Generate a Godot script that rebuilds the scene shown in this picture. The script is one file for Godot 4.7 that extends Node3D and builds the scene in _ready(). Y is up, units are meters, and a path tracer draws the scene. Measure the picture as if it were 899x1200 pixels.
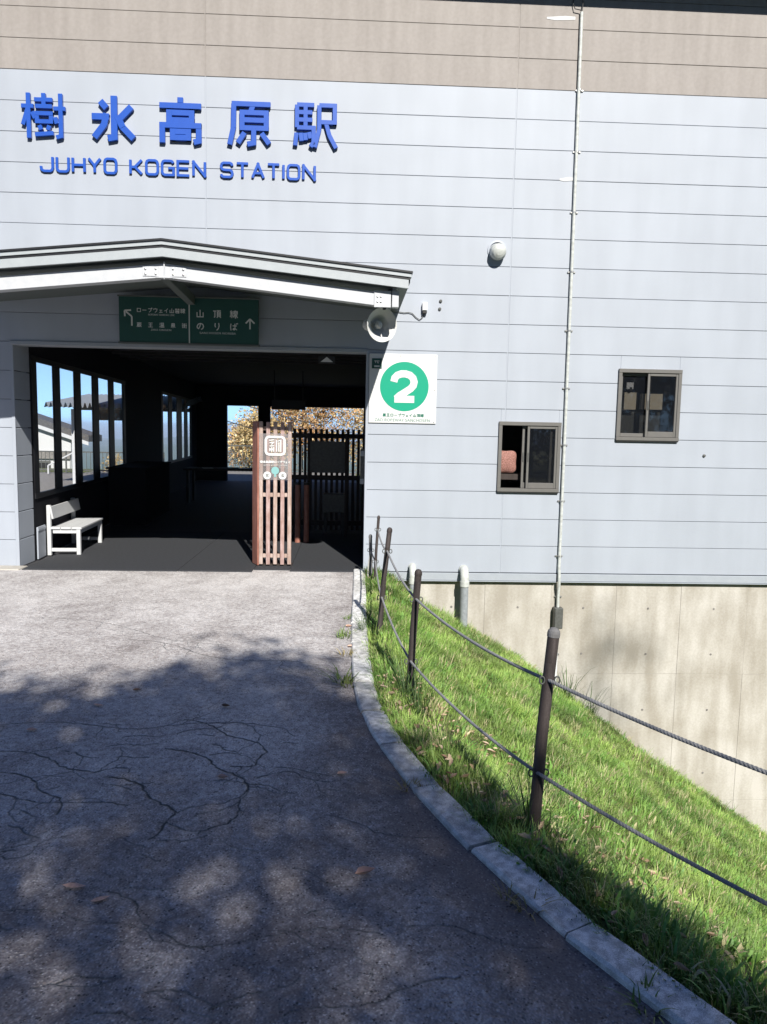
extends Node3D
# Entrance of a ropeway station: siding facade with a gabled canopy, worn asphalt forecourt, grass bank with a rope fence.
# x runs right along the facade, z out of the facade towards the viewer, the facade face is z = 0, the forecourt y = 0.

var M := {}
var used := {}
var rng := RandomNumberGenerator.new()
const SUN := Vector3(0.25, 0.79, 1.0)
const PITCH := 0.3035

# ------------------------------------------------------------------ naming and committing
func numbered(n: String) -> String:
	var k: int = used.get(n, 0)
	used[n] = k + 1
	return n if k == 0 else "%s_%03d" % [n, k]

func tag(o: Node, label: String, category := "", group := "", kind := ""):
	o.set_meta("label", label)
	if category != "":
		o.set_meta("category", category)
	if group != "":
		o.set_meta("group", group)
	if kind != "":
		o.set_meta("kind", kind)
	return o

func thing(called: String, label: String, category: String, at := Vector3.ZERO, turn := 0.0, group := "") -> Node3D:
	var o := Node3D.new()
	o.name = numbered(called)
	add_child(o)
	o.position = at
	o.rotation.y = turn
	tag(o, label, category, group)
	return o

func S() -> SurfaceTool:
	var st := SurfaceTool.new()
	st.begin(Mesh.PRIMITIVE_TRIANGLES)
	return st

func put(called: String, st, m: Material, parent: Node = self) -> MeshInstance3D:
	var o := MeshInstance3D.new()
	o.mesh = st if st is Mesh else st.commit()
	o.material_override = m
	if parent == self:
		o.name = numbered(called)
		add_child(o)
	else:
		o.name = called
		parent.add_child(o, true)
	return o

# ------------------------------------------------------------------ shapes
func tri(st: SurfaceTool, a: Vector3, b: Vector3, c: Vector3, out: Vector3):
	var n := (b - a).cross(c - a)
	if n.length_squared() < 1e-16:
		return
	if n.dot(out) > 0.0:
		var t := b
		b = c
		c = t
		n = -n
	st.set_normal(-n.normalized())
	for p in [a, b, c]:
		st.add_vertex(p)

func quad(st: SurfaceTool, a: Vector3, b: Vector3, c: Vector3, d: Vector3, out: Vector3):
	tri(st, a, b, c, out)
	tri(st, a, c, d, out)

# box with chamfered edges: centre, size, chamfer
func box(st: SurfaceTool, c: Vector3, s: Vector3, ch := 0.004, b := Basis()):
	var h := s * 0.5
	ch = minf(ch, minf(h.x, minf(h.y, h.z)) * 0.8)
	var v := func(sx: float, sy: float, sz: float, ax: int) -> Vector3:
		var k := Vector3(h.x - ch, h.y - ch, h.z - ch)
		k[ax] = h[ax]
		return c + b * Vector3(k.x * sx, k.y * sy, k.z * sz)
	for ax in 3:
		for sg in [-1.0, 1.0]:
			var q := []
			for uv in [[-1.0, -1.0], [1.0, -1.0], [1.0, 1.0], [-1.0, 1.0]]:
				var sgn := [0.0, 0.0, 0.0]
				sgn[ax] = sg
				sgn[(ax + 1) % 3] = uv[0]
				sgn[(ax + 2) % 3] = uv[1]
				q.append(v.call(sgn[0], sgn[1], sgn[2], ax))
			var out := Vector3.ZERO
			out[ax] = sg
			quad(st, q[0], q[1], q[2], q[3], b * out)
	if ch < 0.0006:
		return
	for ax in 3:
		var a1 := (ax + 1) % 3
		var a2 := (ax + 2) % 3
		for s1 in [-1.0, 1.0]:
			for s2 in [-1.0, 1.0]:
				var lo := [0.0, 0.0, 0.0]
				lo[ax] = -1.0
				lo[a1] = s1
				lo[a2] = s2
				var hi := lo.duplicate()
				hi[ax] = 1.0
				var out := Vector3.ZERO
				out[a1] = s1
				out[a2] = s2
				quad(st, v.call(lo[0], lo[1], lo[2], a1), v.call(hi[0], hi[1], hi[2], a1), v.call(hi[0], hi[1], hi[2], a2), v.call(lo[0], lo[1], lo[2], a2), b * out)
	for sx in [-1.0, 1.0]:
		for sy in [-1.0, 1.0]:
			for sz in [-1.0, 1.0]:
				tri(st, v.call(sx, sy, sz, 0), v.call(sx, sy, sz, 1), v.call(sx, sy, sz, 2), b * Vector3(sx, sy, sz))

# box between two corners
func span(st: SurfaceTool, x0: float, x1: float, y0: float, y1: float, z0: float, z1: float, ch := 0.004):
	box(st, Vector3((x0 + x1) / 2, (y0 + y1) / 2, (z0 + z1) / 2), Vector3(absf(x1 - x0), absf(y1 - y0), absf(z1 - z0)), ch)

# bar of rectangular section from a to b; up gives the direction of its height
func bar(st: SurfaceTool, a: Vector3, b: Vector3, w: float, h: float, up := Vector3.UP, ch := 0.003):
	var f := (b - a).normalized()
	var r := f.cross(up).normalized()
	var u := r.cross(f).normalized()
	box(st, (a + b) / 2, Vector3(w, h, a.distance_to(b)), ch, Basis(r, u, -f))

func tube(st: SurfaceTool, pts: Array, rad: Array, sides := 10, caps := true, ridges := 0.0, twist := 0.0, lobes := 3):
	var rings := []
	var norms := []
	var u := Vector3.ZERO
	var along := 0.0
	for i in pts.size():
		var f: Vector3 = (pts[mini(i + 1, pts.size() - 1)] - pts[maxi(i - 1, 0)]).normalized()
		if i == 0:
			u = f.cross(Vector3(0.3, 0.2, 0.9)).normalized() if absf(f.dot(Vector3(0.3, 0.2, 0.9).normalized())) < 0.9 else f.cross(Vector3.RIGHT).normalized()
		else:
			u = (u - f * u.dot(f)).normalized()
			along += pts[i].distance_to(pts[i - 1])
		var w := f.cross(u)
		var ring := []
		var nr := []
		for k in sides:
			var a := TAU * k / sides
			var rr: float = rad[i] if rad is Array and rad.size() > 1 else rad[0]
			if ridges > 0.0:
				rr *= 1.0 + ridges * (absf(cos(lobes * 0.5 * (a - along * twist))) - 0.6)
			var n := u * cos(a) + w * sin(a)
			ring.append(pts[i] + n * rr)
			nr.append(n)
		rings.append(ring)
		norms.append(nr)
	for i in pts.size() - 1:
		for k in sides:
			var k2 := (k + 1) % sides
			var p := [rings[i][k], rings[i][k2], rings[i + 1][k2], rings[i + 1][k]]
			var n := [norms[i][k], norms[i][k2], norms[i + 1][k2], norms[i + 1][k]]
			if ridges > 0.0:
				quad(st, p[0], p[1], p[2], p[3], n[0] + n[2])
				continue
			var o := [0, 1, 2, 0, 2, 3]
			if (p[1] - p[0]).cross(p[2] - p[0]).dot(n[0]) > 0.0:
				o = [0, 2, 1, 0, 3, 2]
			for j in o:
				st.set_normal(n[j])
				st.add_vertex(p[j])
	if caps:
		for e in [0, pts.size() - 1]:
			var out: Vector3 = (pts[e] - pts[1 if e == 0 else e - 1])
			for k in sides:
				tri(st, pts[e], rings[e][k], rings[e][(k + 1) % sides], out)

# surface of revolution about axis through o: prof holds (radius, height)
func lathe(st: SurfaceTool, o: Vector3, axis: Vector3, prof: Array, sides := 24):
	var f := axis.normalized()
	var u := f.cross(Vector3(0.31, 0.87, 0.17)).normalized()
	var w := f.cross(u)
	for i in prof.size() - 1:
		var p0: Vector2 = prof[i]
		var p1: Vector2 = prof[i + 1]
		var dn := Vector2(p1.y - p0.y, -(p1.x - p0.x)).normalized()
		for k in sides:
			var a0 := TAU * k / sides
			var a1 := TAU * (k + 1) / sides
			var d0 := u * cos(a0) + w * sin(a0)
			var d1 := u * cos(a1) + w * sin(a1)
			var out := (d0 + d1).normalized() * dn.x + f * dn.y
			quad(st, o + d0 * p0.x + f * p0.y, o + d1 * p0.x + f * p0.y, o + d1 * p1.x + f * p1.y, o + d0 * p1.x + f * p1.y, out)

# convex or concave outline in the plane (r, u), extruded by depth along r x u
func plate(st: SurfaceTool, o: Vector3, r: Vector3, u: Vector3, poly: PackedVector2Array, depth: float):
	var n := r.cross(u).normalized()
	var idx := Geometry2D.triangulate_polygon(poly)
	for i in range(0, idx.size(), 3):
		var p := []
		for k in 3:
			p.append(o + r * poly[idx[i + k]].x + u * poly[idx[i + k]].y)
		tri(st, p[0] + n * depth, p[1] + n * depth, p[2] + n * depth, n)
		tri(st, p[0], p[1], p[2], -n)
	var cw := Geometry2D.is_polygon_clockwise(poly)
	for i in poly.size():
		var a := poly[i]
		var b := poly[(i + 1) % poly.size()]
		var e := (b - a).normalized()
		var on := Vector2(e.y, -e.x) * (-1.0 if cw else 1.0)
		var pa := o + r * a.x + u * a.y
		var pb := o + r * b.x + u * b.y
		quad(st, pa, pb, pb + n * depth, pa + n * depth, r * on.x + u * on.y)

# strokes of a character: "x,y x,y|x,y x,y" on a 100 x 100 field, y downwards
func parse(g: String) -> Array:
	var out := []
	for s in g.split("|"):
		var line := []
		for p in s.strip_edges().split(" "):
			var q := p.split(",")
			line.append(Vector2(float(q[0]), float(q[1])))
		out.append(line)
	return out

var stroke_count := 0
func draw_strokes(st: SurfaceTool, lines: Array, o: Vector3, r: Vector3, u: Vector3, sx: float, sy: float, w: float, depth: float, ch := 0.0):
	var n := r.cross(u).normalized()
	for line in lines:
		var p := []
		for q in line:
			p.append(o + r * (q.x * sx / 100.0) - u * (q.y * sy / 100.0))
		for i in p.size() - 1:
			var a: Vector3 = p[i]
			var b: Vector3 = p[i + 1]
			var f := (b - a).normalized()
			var closed: bool = p.size() > 2 and p[0].distance_to(p[-1]) < 1e-5
			var ea := 0.0
			var eb := 0.0
			if i > 0 or closed:
				var g: Vector3 = (a - p[i - 1]).normalized() if i > 0 else (p[-1] - p[-2]).normalized()
				ea = w / 2 * tan(minf(f.angle_to(g), 1.6) / 2)
			if i < p.size() - 2 or closed:
				var g: Vector3 = (p[i + 2] - b).normalized() if i < p.size() - 2 else (p[1] - p[0]).normalized()
				eb = w / 2 * tan(minf(f.angle_to(g), 1.6) / 2)
			stroke_count += 1
			var d := depth + 0.00035 * (stroke_count % 9) * minf(1.0, depth / 0.01)
			bar(st, a - f * ea + n * d / 2, b + f * eb + n * d / 2, w, d, n, ch)

# rectangle minus holes, as a list of Rect2
func cut(r: Rect2, holes: Array) -> Array:
	var list := [r]
	for h in holes:
		var nxt := []
		for q in list:
			if not q.intersects(h):
				nxt.append(q)
				continue
			var i: Rect2 = q.intersection(h)
			if i.position.x > q.position.x + 1e-4:
				nxt.append(Rect2(q.position, Vector2(i.position.x - q.position.x, q.size.y)))
			if i.end.x < q.end.x - 1e-4:
				nxt.append(Rect2(Vector2(i.end.x, q.position.y), Vector2(q.end.x - i.end.x, q.size.y)))
			if i.position.y > q.position.y + 1e-4:
				nxt.append(Rect2(Vector2(i.position.x, q.position.y), Vector2(i.size.x, i.position.y - q.position.y)))
			if i.end.y < q.end.y - 1e-4:
				nxt.append(Rect2(Vector2(i.position.x, i.end.y), Vector2(i.size.x, q.end.y - i.end.y)))
		list = nxt
	return list

# ------------------------------------------------------------------ textures and materials
func noise(seed_: int, freq: float, oct := 4, type := FastNoiseLite.TYPE_SIMPLEX_SMOOTH) -> FastNoiseLite:
	var n := FastNoiseLite.new()
	n.seed = seed_
	n.frequency = freq
	n.noise_type = type
	n.fractal_octaves = oct
	return n

# seamless greyscale picture as bytes
func field(seed_: int, freq: float, oct: int, size: int) -> PackedByteArray:
	var im := noise(seed_, freq, oct).get_seamless_image(size, size)
	im.convert(Image.FORMAT_L8)
	return im.get_data()

# mixes of two colours by several fields: weights, contrast
func mottle(size: int, a: Color, b: Color, seeds: Array, speck := 0.0, sy := 1) -> ImageTexture:
	var fs := []
	for s in seeds:
		fs.append(field(s[0], s[1], s[2], size))
	var d := PackedByteArray()
	d.resize(size * size * 3)
	var r := RandomNumberGenerator.new()
	r.seed = seeds[0][0]
	for y in size:
		for x in size:
			var i := y * size + x
			var j := (y / sy) * size + x
			var t := 0.5
			for k in fs.size():
				t += (fs[k][j if k == 0 else i] / 255.0 - 0.5) * seeds[k][3]
			t = clampf(t + (r.randf() - 0.5) * speck, 0.0, 1.0)
			d[i * 3] = int(255 * lerpf(a.r, b.r, t))
			d[i * 3 + 1] = int(255 * lerpf(a.g, b.g, t))
			d[i * 3 + 2] = int(255 * lerpf(a.b, b.b, t))
	return ImageTexture.create_from_image(Image.create_from_data(size, size, false, Image.FORMAT_RGB8, d))

# mineral chips of the worn asphalt surface
func chips(size: int) -> ImageTexture:
	var f := field(95, 0.13, 2, size)
	var d := PackedByteArray()
	d.resize(size * size * 3)
	for i in size * size:
		var v := 214 + (f[i] - 127) / 4
		for c in 3:
			d[i * 3 + c] = clampi(v, 0, 255)
	var r := RandomNumberGenerator.new()
	r.seed = 97
	for k in 7000:
		var x := r.randi() % size
		var y := r.randi() % size
		var rad := r.randf_range(0.8, 2.6)
		var tone := r.randi_range(190, 255) if r.randf() < 0.85 else r.randi_range(110, 160)
		var warm := r.randi_range(-6, 8)
		for yy in range(-3, 4):
			for xx in range(-3, 4):
				if xx * xx + yy * yy <= rad * rad:
					var j := (((y + yy + size) % size) * size + (x + xx + size) % size) * 3
					d[j] = clampi(tone + warm, 0, 255)
					d[j + 1] = tone
					d[j + 2] = clampi(tone - warm, 0, 255)
	return ImageTexture.create_from_image(Image.create_from_data(size, size, false, Image.FORMAT_RGB8, d))

func lin(r: float, g: float, b: float) -> Color:
	return Color(r, g, b).linear_to_srgb()

func mat(key: String, c: Color, rough := 0.7, metal := 0.0) -> StandardMaterial3D:
	var m := StandardMaterial3D.new()
	m.resource_name = key
	m.albedo_color = c
	m.roughness = rough
	m.metallic = metal
	M[key] = m
	return m

func textured(key: String, c: Color, t: Texture2D, per_metre: float, rough := 0.7, world := true, vertical := 1.0) -> StandardMaterial3D:
	var m := mat(key, c, rough)
	m.albedo_texture = t
	m.uv1_triplanar = true
	m.uv1_world_triplanar = world
	m.uv1_scale = Vector3(per_metre, per_metre * vertical, per_metre)
	return m

func materials():
	var g := Color.WHITE
	var faint := mottle(512, Color(0.95, 0.955, 0.96), g, [[11, 0.012, 4, 0.9], [12, 0.05, 3, 0.4]], 0.06)
	var streak := mottle(512, Color(0.965, 0.965, 0.965), g, [[21, 0.02, 4, 1.1], [22, 0.006, 3, 0.9]], 0.05, 8)
	var rough_t := mottle(512, Color(0.82, 0.815, 0.81), g, [[31, 0.02, 5, 1.1], [32, 0.12, 3, 0.6]], 0.25)
	var speck := mottle(512, Color(0.62, 0.62, 0.62), g, [[41, 0.15, 3, 0.8], [42, 0.018, 4, 1.1]], 0.7)
	textured("siding", lin(0.347, 0.380, 0.434), streak, 0.33, 0.55)
	textured("siding_brown", lin(0.30, 0.275, 0.258), mottle(512, Color(0.90, 0.895, 0.89), g, [[33, 0.02, 4, 0.9], [34, 0.06, 3, 0.5]], 0.12, 6), 0.6, 0.7)
	textured("backing", lin(0.10, 0.105, 0.115), faint, 0.7, 0.8)
	var con := mottle(1024, Color(0.82, 0.80, 0.765), Color(1, 0.995, 0.985), [[51, 0.012, 5, 1.2], [52, 0.004, 4, 0.9], [53, 0.1, 3, 0.4]], 0.16, 5)
	textured("concrete", lin(0.475, 0.463, 0.437), con, 0.28, 0.85)
	var m: StandardMaterial3D = M.concrete
	m.heightmap_enabled = true
	m.heightmap_texture = rough_t
	m.heightmap_scale = 0.15
	textured("granite", lin(0.84, 0.84, 0.83), speck, 2.2, 0.85)
	textured("granite_worn", lin(0.70, 0.695, 0.68), speck, 1.7, 0.9)
	textured("trim", lin(0.33, 0.36, 0.40), faint, 0.8, 0.5)
	textured("white_steel", lin(0.50, 0.515, 0.54), faint, 1.4, 0.45)
	textured("canopy_trim", lin(0.37, 0.40, 0.42), faint, 1.4, 0.45)
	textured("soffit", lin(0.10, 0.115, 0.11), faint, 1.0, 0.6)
	textured("roof_dark", lin(0.008, 0.009, 0.013), faint, 1.0, 0.5)
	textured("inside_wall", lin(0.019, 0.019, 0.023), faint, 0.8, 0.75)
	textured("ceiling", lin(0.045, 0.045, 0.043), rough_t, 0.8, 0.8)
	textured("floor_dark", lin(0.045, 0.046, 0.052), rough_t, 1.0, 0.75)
	textured("rubber", lin(0.033, 0.036, 0.043), rough_t, 2.3, 0.85)
	textured("black_frame", lin(0.012, 0.012, 0.014), faint, 1.0, 0.5)
	textured("aluminium", lin(0.135, 0.13, 0.122), faint, 2.0, 0.42)
	textured("white_paint", lin(0.52, 0.53, 0.54), faint, 1.6, 0.6)
	textured("pvc", lin(0.30, 0.33, 0.355), rough_t, 1.7, 0.5)
	textured("pvc_pale", lin(0.56, 0.59, 0.57), rough_t, 1.7, 0.5)
	textured("box_grey", lin(0.10, 0.105, 0.10), rough_t, 2.0, 0.5)
	textured("horn", lin(0.60, 0.60, 0.58), faint, 2.0, 0.4)
	textured("post_brown", lin(0.072, 0.058, 0.057), mottle(256, Color(0.55, 0.52, 0.5), Color(1, 1, 1), [[61, 0.03, 4, 1.2], [62, 0.2, 2, 0.5]], 0.3, 5), 3.0, 0.7, true, 0.5)
	textured("post_grey", lin(0.15, 0.15, 0.155), rough_t, 3.0, 0.8)
	textured("rope", lin(0.24, 0.245, 0.255), rough_t, 6.0, 0.8)
	textured("rope_pale", lin(0.42, 0.41, 0.38), rough_t, 6.0, 0.8)
	var wood_t := mottle(512, Color(0.80, 0.74, 0.70), g, [[71, 0.05, 4, 1.3], [72, 0.015, 3, 0.6]], 0.16, 10)
	textured("wood_pale", lin(0.44, 0.35, 0.315), wood_t, 1.1, 0.7)
	textured("wood_pink", lin(0.43, 0.315, 0.30), wood_t, 1.3, 0.7)
	textured("wood_red", lin(0.37, 0.165, 0.125), wood_t, 1.2, 0.65)
	textured("wood_dark", lin(0.035, 0.025, 0.022), wood_t, 1.2, 0.7)
	textured("bark", lin(0.075, 0.055, 0.04), rough_t, 1.5, 0.9)
	textured("rock_wall", lin(0.22, 0.21, 0.2), rough_t, 0.6, 0.85)
	textured("roof_slate", lin(0.09, 0.09, 0.095), rough_t, 0.6, 0.7)
	textured("blue_letter", lin(0.019, 0.085, 0.42), faint, 1.6, 0.32)
	mat("sign_white", lin(0.60, 0.61, 0.61), 0.4)
	mat("sign_green", lin(0.0, 0.29, 0.175), 0.4)
	mat("print_green", lin(0.015, 0.13, 0.09), 0.5)
	textured("sign_teal", lin(0.012, 0.072, 0.06), faint, 1.0, 0.55)
	mat("print_white", lin(0.62, 0.64, 0.62), 0.5)
	mat("pin_teal", lin(0.20, 0.40, 0.40), 0.4)
	mat("black", lin(0.012, 0.012, 0.012), 0.5)
	mat("steel", lin(0.42, 0.42, 0.41), 0.35, 0.7)
	mat("paper", lin(0.62, 0.55, 0.42), 0.8)
	mat("white_plastic", lin(0.7, 0.71, 0.72), 0.4)
	textured("pink_cloth", lin(0.42, 0.215, 0.19), mottle(256, Color(0.6, 0.55, 0.5), g, [[81, 0.05, 4, 1.5], [82, 0.1, 2, 0.5]], 0.1), 5.0, 0.8)
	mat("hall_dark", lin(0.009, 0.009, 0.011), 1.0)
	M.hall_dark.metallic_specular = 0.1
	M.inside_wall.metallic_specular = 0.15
	var gl := mat("glass", Color(0.85, 0.92, 0.95, 0.03), 0.02)
	gl.transparency = BaseMaterial3D.TRANSPARENCY_ALPHA
	gl.metallic_specular = 0.12
	var gd := mat("glass_tint", Color(0.10, 0.11, 0.13, 0.40), 0.03)
	gd.transparency = BaseMaterial3D.TRANSPARENCY_ALPHA
	gd.metallic_specular = 0.6
	var ac := mat("acrylic", Color(0.75, 0.72, 0.72, 0.16), 0.08)
	ac.transparency = BaseMaterial3D.TRANSPARENCY_ALPHA
	# grass and leaves take their colour per copy
	for k in ["blade", "leaf"]:
		var b := mat(k, Color.WHITE, 0.6)
		b.vertex_color_use_as_albedo = true
		b.backlight_enabled = true
		b.backlight = Color(0.30, 0.42, 0.12) if k == "blade" else Color(0.25, 0.22, 0.08)
		b.cull_mode = BaseMaterial3D.CULL_DISABLED
	var soil := mottle(1024, Color(0.17, 0.18, 0.08), Color(0.45, 0.50, 0.2), [[91, 0.01, 5, 1.0], [92, 0.08, 4, 0.8]], 0.3)
	textured("soil", Color.WHITE, soil, 0.4, 0.95)
	M.soil.vertex_color_use_as_albedo = true
	textured("dead_leaf", lin(0.80, 0.50, 0.36), rough_t, 5.0, 0.8, false)
	M.dead_leaf.cull_mode = BaseMaterial3D.CULL_DISABLED
	textured("dead_leaf_dark", lin(0.26, 0.15, 0.09), rough_t, 5.0, 0.8, false)
	M.dead_leaf_dark.cull_mode = BaseMaterial3D.CULL_DISABLED

# ------------------------------------------------------------------ asphalt picture: wear, seams, cracks
const AX := -5.0
const AZ := -0.2
const ASIDE := 7.2
const APX := 1600
func crack(d: PackedByteArray, pts: Array, wide: float, dark: float, r: RandomNumberGenerator, depth := 0):
	var per := APX / ASIDE
	var at: Vector2 = pts[0]
	for i in pts.size() - 1:
		var a: Vector2 = pts[i]
		var b: Vector2 = pts[i + 1]
		var steps := int(a.distance_to(b) / 0.025) + 1
		for s in steps:
			var bow := Vector2(b.y - a.y, a.x - b.x) * 0.10 * sin(PI * (s + 1.0) / steps) * (1.0 if i % 2 == 0 else -1.0)
			var to := a.lerp(b, (s + 1.0) / steps) + bow + Vector2(r.randf_range(-0.006, 0.006), r.randf_range(-0.006, 0.006))
			var w := wide * r.randf_range(0.35, 1.2)
			var n := int(at.distance_to(to) * per * 1.6) + 1
			for k in n:
				var p := (at.lerp(to, float(k) / n) - Vector2(AX, AZ)) * per
				var rad := w * per
				for yy in range(int(p.y - rad - 1), int(p.y + rad + 2)):
					for xx in range(int(p.x - rad - 1), int(p.x + rad + 2)):
						if xx < 0 or yy < 0 or xx >= APX or yy >= APX:
							continue
						var q := clampf(rad + 0.7 - Vector2(xx, yy).distance_to(p), 0.0, 1.0) * dark
						if q <= 0.0:
							continue
						var j := (yy * APX + xx) * 3
						for c in 3:
							d[j + c] = mini(d[j + c], int(255 * lerpf(0.85, 0.16, q)))
			at = to
			if depth < 2 and r.randf() < 0.10:
				var go := (b - a).normalized().rotated(r.randf_range(0.5, 1.4) * (1.0 if r.randf() < 0.5 else -1.0))
				var l := r.randf_range(0.06, 0.28)
				crack(d, [to, to + go * l * 0.5, to + go.rotated(r.randf_range(-0.5, 0.5)) * l], wide * 0.55, dark * 0.85, r, depth + 1)
	return

func asphalt():
	var size := APX
	var big := noise(301, 0.55, 4)
	var mid := noise(302, 3.2, 3)
	var f := field(303, 0.09, 3, 512)
	var f2 := field(304, 0.02, 4, 512)
	var low := 200
	var wear := PackedFloat32Array()
	wear.resize(low * low)
	for y in low:
		for x in low:
			var wx := AX + x * ASIDE / low
			var wz := AZ + y * ASIDE / low
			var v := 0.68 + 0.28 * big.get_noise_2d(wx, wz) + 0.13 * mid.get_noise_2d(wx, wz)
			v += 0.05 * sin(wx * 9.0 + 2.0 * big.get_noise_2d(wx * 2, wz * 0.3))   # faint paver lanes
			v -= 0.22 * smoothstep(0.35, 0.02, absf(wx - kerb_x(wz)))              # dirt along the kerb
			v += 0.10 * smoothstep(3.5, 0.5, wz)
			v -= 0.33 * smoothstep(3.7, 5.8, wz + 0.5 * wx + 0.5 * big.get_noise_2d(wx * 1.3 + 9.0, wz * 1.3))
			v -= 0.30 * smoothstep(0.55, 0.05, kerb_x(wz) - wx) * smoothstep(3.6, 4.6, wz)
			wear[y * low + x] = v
	var d := PackedByteArray()
	d.resize(size * size * 3)
	var r := RandomNumberGenerator.new()
	r.seed = 77
	for y in size:
		var ly := mini(y * low / size, low - 1) * low
		var row := (y % 512) * 512
		for x in size:
			var i := row + (x % 512)
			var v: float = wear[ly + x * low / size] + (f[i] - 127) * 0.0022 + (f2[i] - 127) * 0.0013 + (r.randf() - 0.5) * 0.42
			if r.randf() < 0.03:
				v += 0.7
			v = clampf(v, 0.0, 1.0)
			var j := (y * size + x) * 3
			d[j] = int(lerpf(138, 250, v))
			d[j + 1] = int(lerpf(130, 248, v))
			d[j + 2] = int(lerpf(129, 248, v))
	var V := func(a: Array) -> Array:
		var o := []
		for p in a:
			o.append(Vector2(p[0], p[1]))
		return o
	var runs := [
		[[[-0.87, 4.37], [-0.67, 4.5], [-0.48, 4.64], [-0.39, 4.78], [-0.42, 4.92], [-0.54, 4.93]], 0.006],
		[[[-0.88, 4.74], [-0.65, 4.86], [-0.5, 5.02], [-0.43, 5.16], [-0.44, 5.31], [-0.47, 5.44], [-0.57, 5.52]], 0.008],
		[[[-1.08, 5.04], [-0.89, 5.12], [-0.72, 5.31], [-0.69, 5.37], [-0.71, 5.5], [-0.75, 5.56]], 0.009],
		[[[-1.1, 5.98], [-0.88, 6.0], [-0.71, 6.04], [-0.58, 6.12], [-0.27, 6.12], [0.12, 6.11]], 0.003],
		[[[-1.79, 4.45], [-1.27, 4.47], [-0.92, 4.45], [-0.34, 4.48]], 0.004],
		[[[-0.4, 5.05], [-0.24, 4.99], [-0.08, 5.09]], 0.005],
		[[[-0.68, 6.42], [-0.59, 6.41], [-0.5, 6.44]], 0.0038],
		[[[-0.16, 6.43], [-0.03, 6.4], [0.11, 6.37], [0.34, 6.30]], 0.0035],
		[[[-0.09, 5.38], [0.11, 5.51], [0.38, 5.54]], 0.004],
		[[[-1.65, 4.77], [-1.38, 4.86], [-1.14, 4.99], [-1.0, 4.95]], 0.006],
		[[[-1.55, 4.99], [-1.36, 5.08], [-1.2, 5.23], [-1.16, 5.37]], 0.006],
		[[[0.2, 6.07], [0.41, 6.11], [0.61, 6.18]], 0.004],
		[[[-0.81, 5.88], [-0.68, 5.95], [-0.61, 6.06]], 0.005],
		[[[-1.9, 5.2], [-1.5, 5.16], [-1.1, 5.27], [-0.9, 5.3]], 0.004],
		[[[-2.0, 5.5], [-1.6, 5.6], [-1.2, 5.62]], 0.005],
		[[[-1.62, 2.83], [-1.1, 3.12], [-0.6, 3.33], [-0.2, 3.42]], 0.003],
		[[[-2.6, 2.2], [-1.6, 2.6], [-0.9, 2.95]], 0.0025],
		[[[-3.1, 4.4], [-2.4, 4.6], [-1.9, 4.9]], 0.005],
	]
	for c in runs:
		crack(d, V.call(c[0]), c[1] * 0.52, 0.85, r)
	for k in 46:      # the fine net of hairline cracks in the worn part
		var p := Vector2(r.randf_range(-2.4, 0.1), r.randf_range(4.3, 6.5))
		var go := Vector2(1, r.randf_range(-0.5, 0.7)).normalized() * r.randf_range(0.08, 0.3)
		crack(d, [p, p + go * 0.5 + Vector2(0, r.randf_range(-0.02, 0.02)), p + go], 0.0028, 0.7, r, 1)
	var im := Image.create_from_data(size, size, false, Image.FORMAT_RGB8, d)
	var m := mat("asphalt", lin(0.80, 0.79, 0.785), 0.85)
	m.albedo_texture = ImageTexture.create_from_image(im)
	var nim: Image = im.duplicate()
	nim.convert(Image.FORMAT_RGBA8)
	nim.bump_map_to_normal_map(3.0)
	m.normal_enabled = true
	m.normal_texture = ImageTexture.create_from_image(nim)
	m.normal_scale = 0.9
	m.detail_enabled = true
	m.detail_blend_mode = BaseMaterial3D.BLEND_MODE_MUL
	m.detail_uv_layer = BaseMaterial3D.DETAIL_UV_2
	m.detail_albedo = chips(512)
	m.uv2_triplanar = true
	m.uv2_world_triplanar = true
	m.uv2_scale = Vector3(1.25, 1.25, 1.25)

# ------------------------------------------------------------------ terrain
const KERB := [[0.04, -1.0], [0.039, 0.24], [0.019, 2.446], [0.016, 3.198], [0.028, 3.767], [0.054, 4.145], [0.115, 4.557], [0.268, 5.121], [0.442, 5.604], [0.663, 6.106], [0.875, 6.479], [1.22, 7.0], [1.7, 7.6], [2.4, 8.3], [3.4, 9.1], [5.0, 10.2], [7.5, 11.6], [12.0, 13.5], [30.0, 18.0]]
const KERB_W := 0.125
func kerb_x(z: float) -> float:
	for i in KERB.size() - 1:
		if z <= KERB[i + 1][1]:
			var t: float = clampf((z - KERB[i][1]) / (KERB[i + 1][1] - KERB[i][1]), 0.0, 1.0)
			return lerpf(KERB[i][0], KERB[i + 1][0], t)
	return 30.0

const BANK := [[0.0, 0.0], [0.10, 0.005], [0.28, -0.06], [0.64, -0.36], [1.16, -0.62], [1.73, -0.98], [2.23, -1.35], [2.75, -1.73], [3.48, -2.24], [4.9, -3.2], [6.2, -3.65], [9.0, -3.8]]
func bank(d: float) -> float:
	for i in BANK.size() - 1:
		if d <= BANK[i + 1][0]:
			var t: float = (d - BANK[i][0]) / (BANK[i + 1][0] - BANK[i][0])
			return lerpf(BANK[i][1], BANK[i + 1][1], t)
	return -3.8

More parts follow.
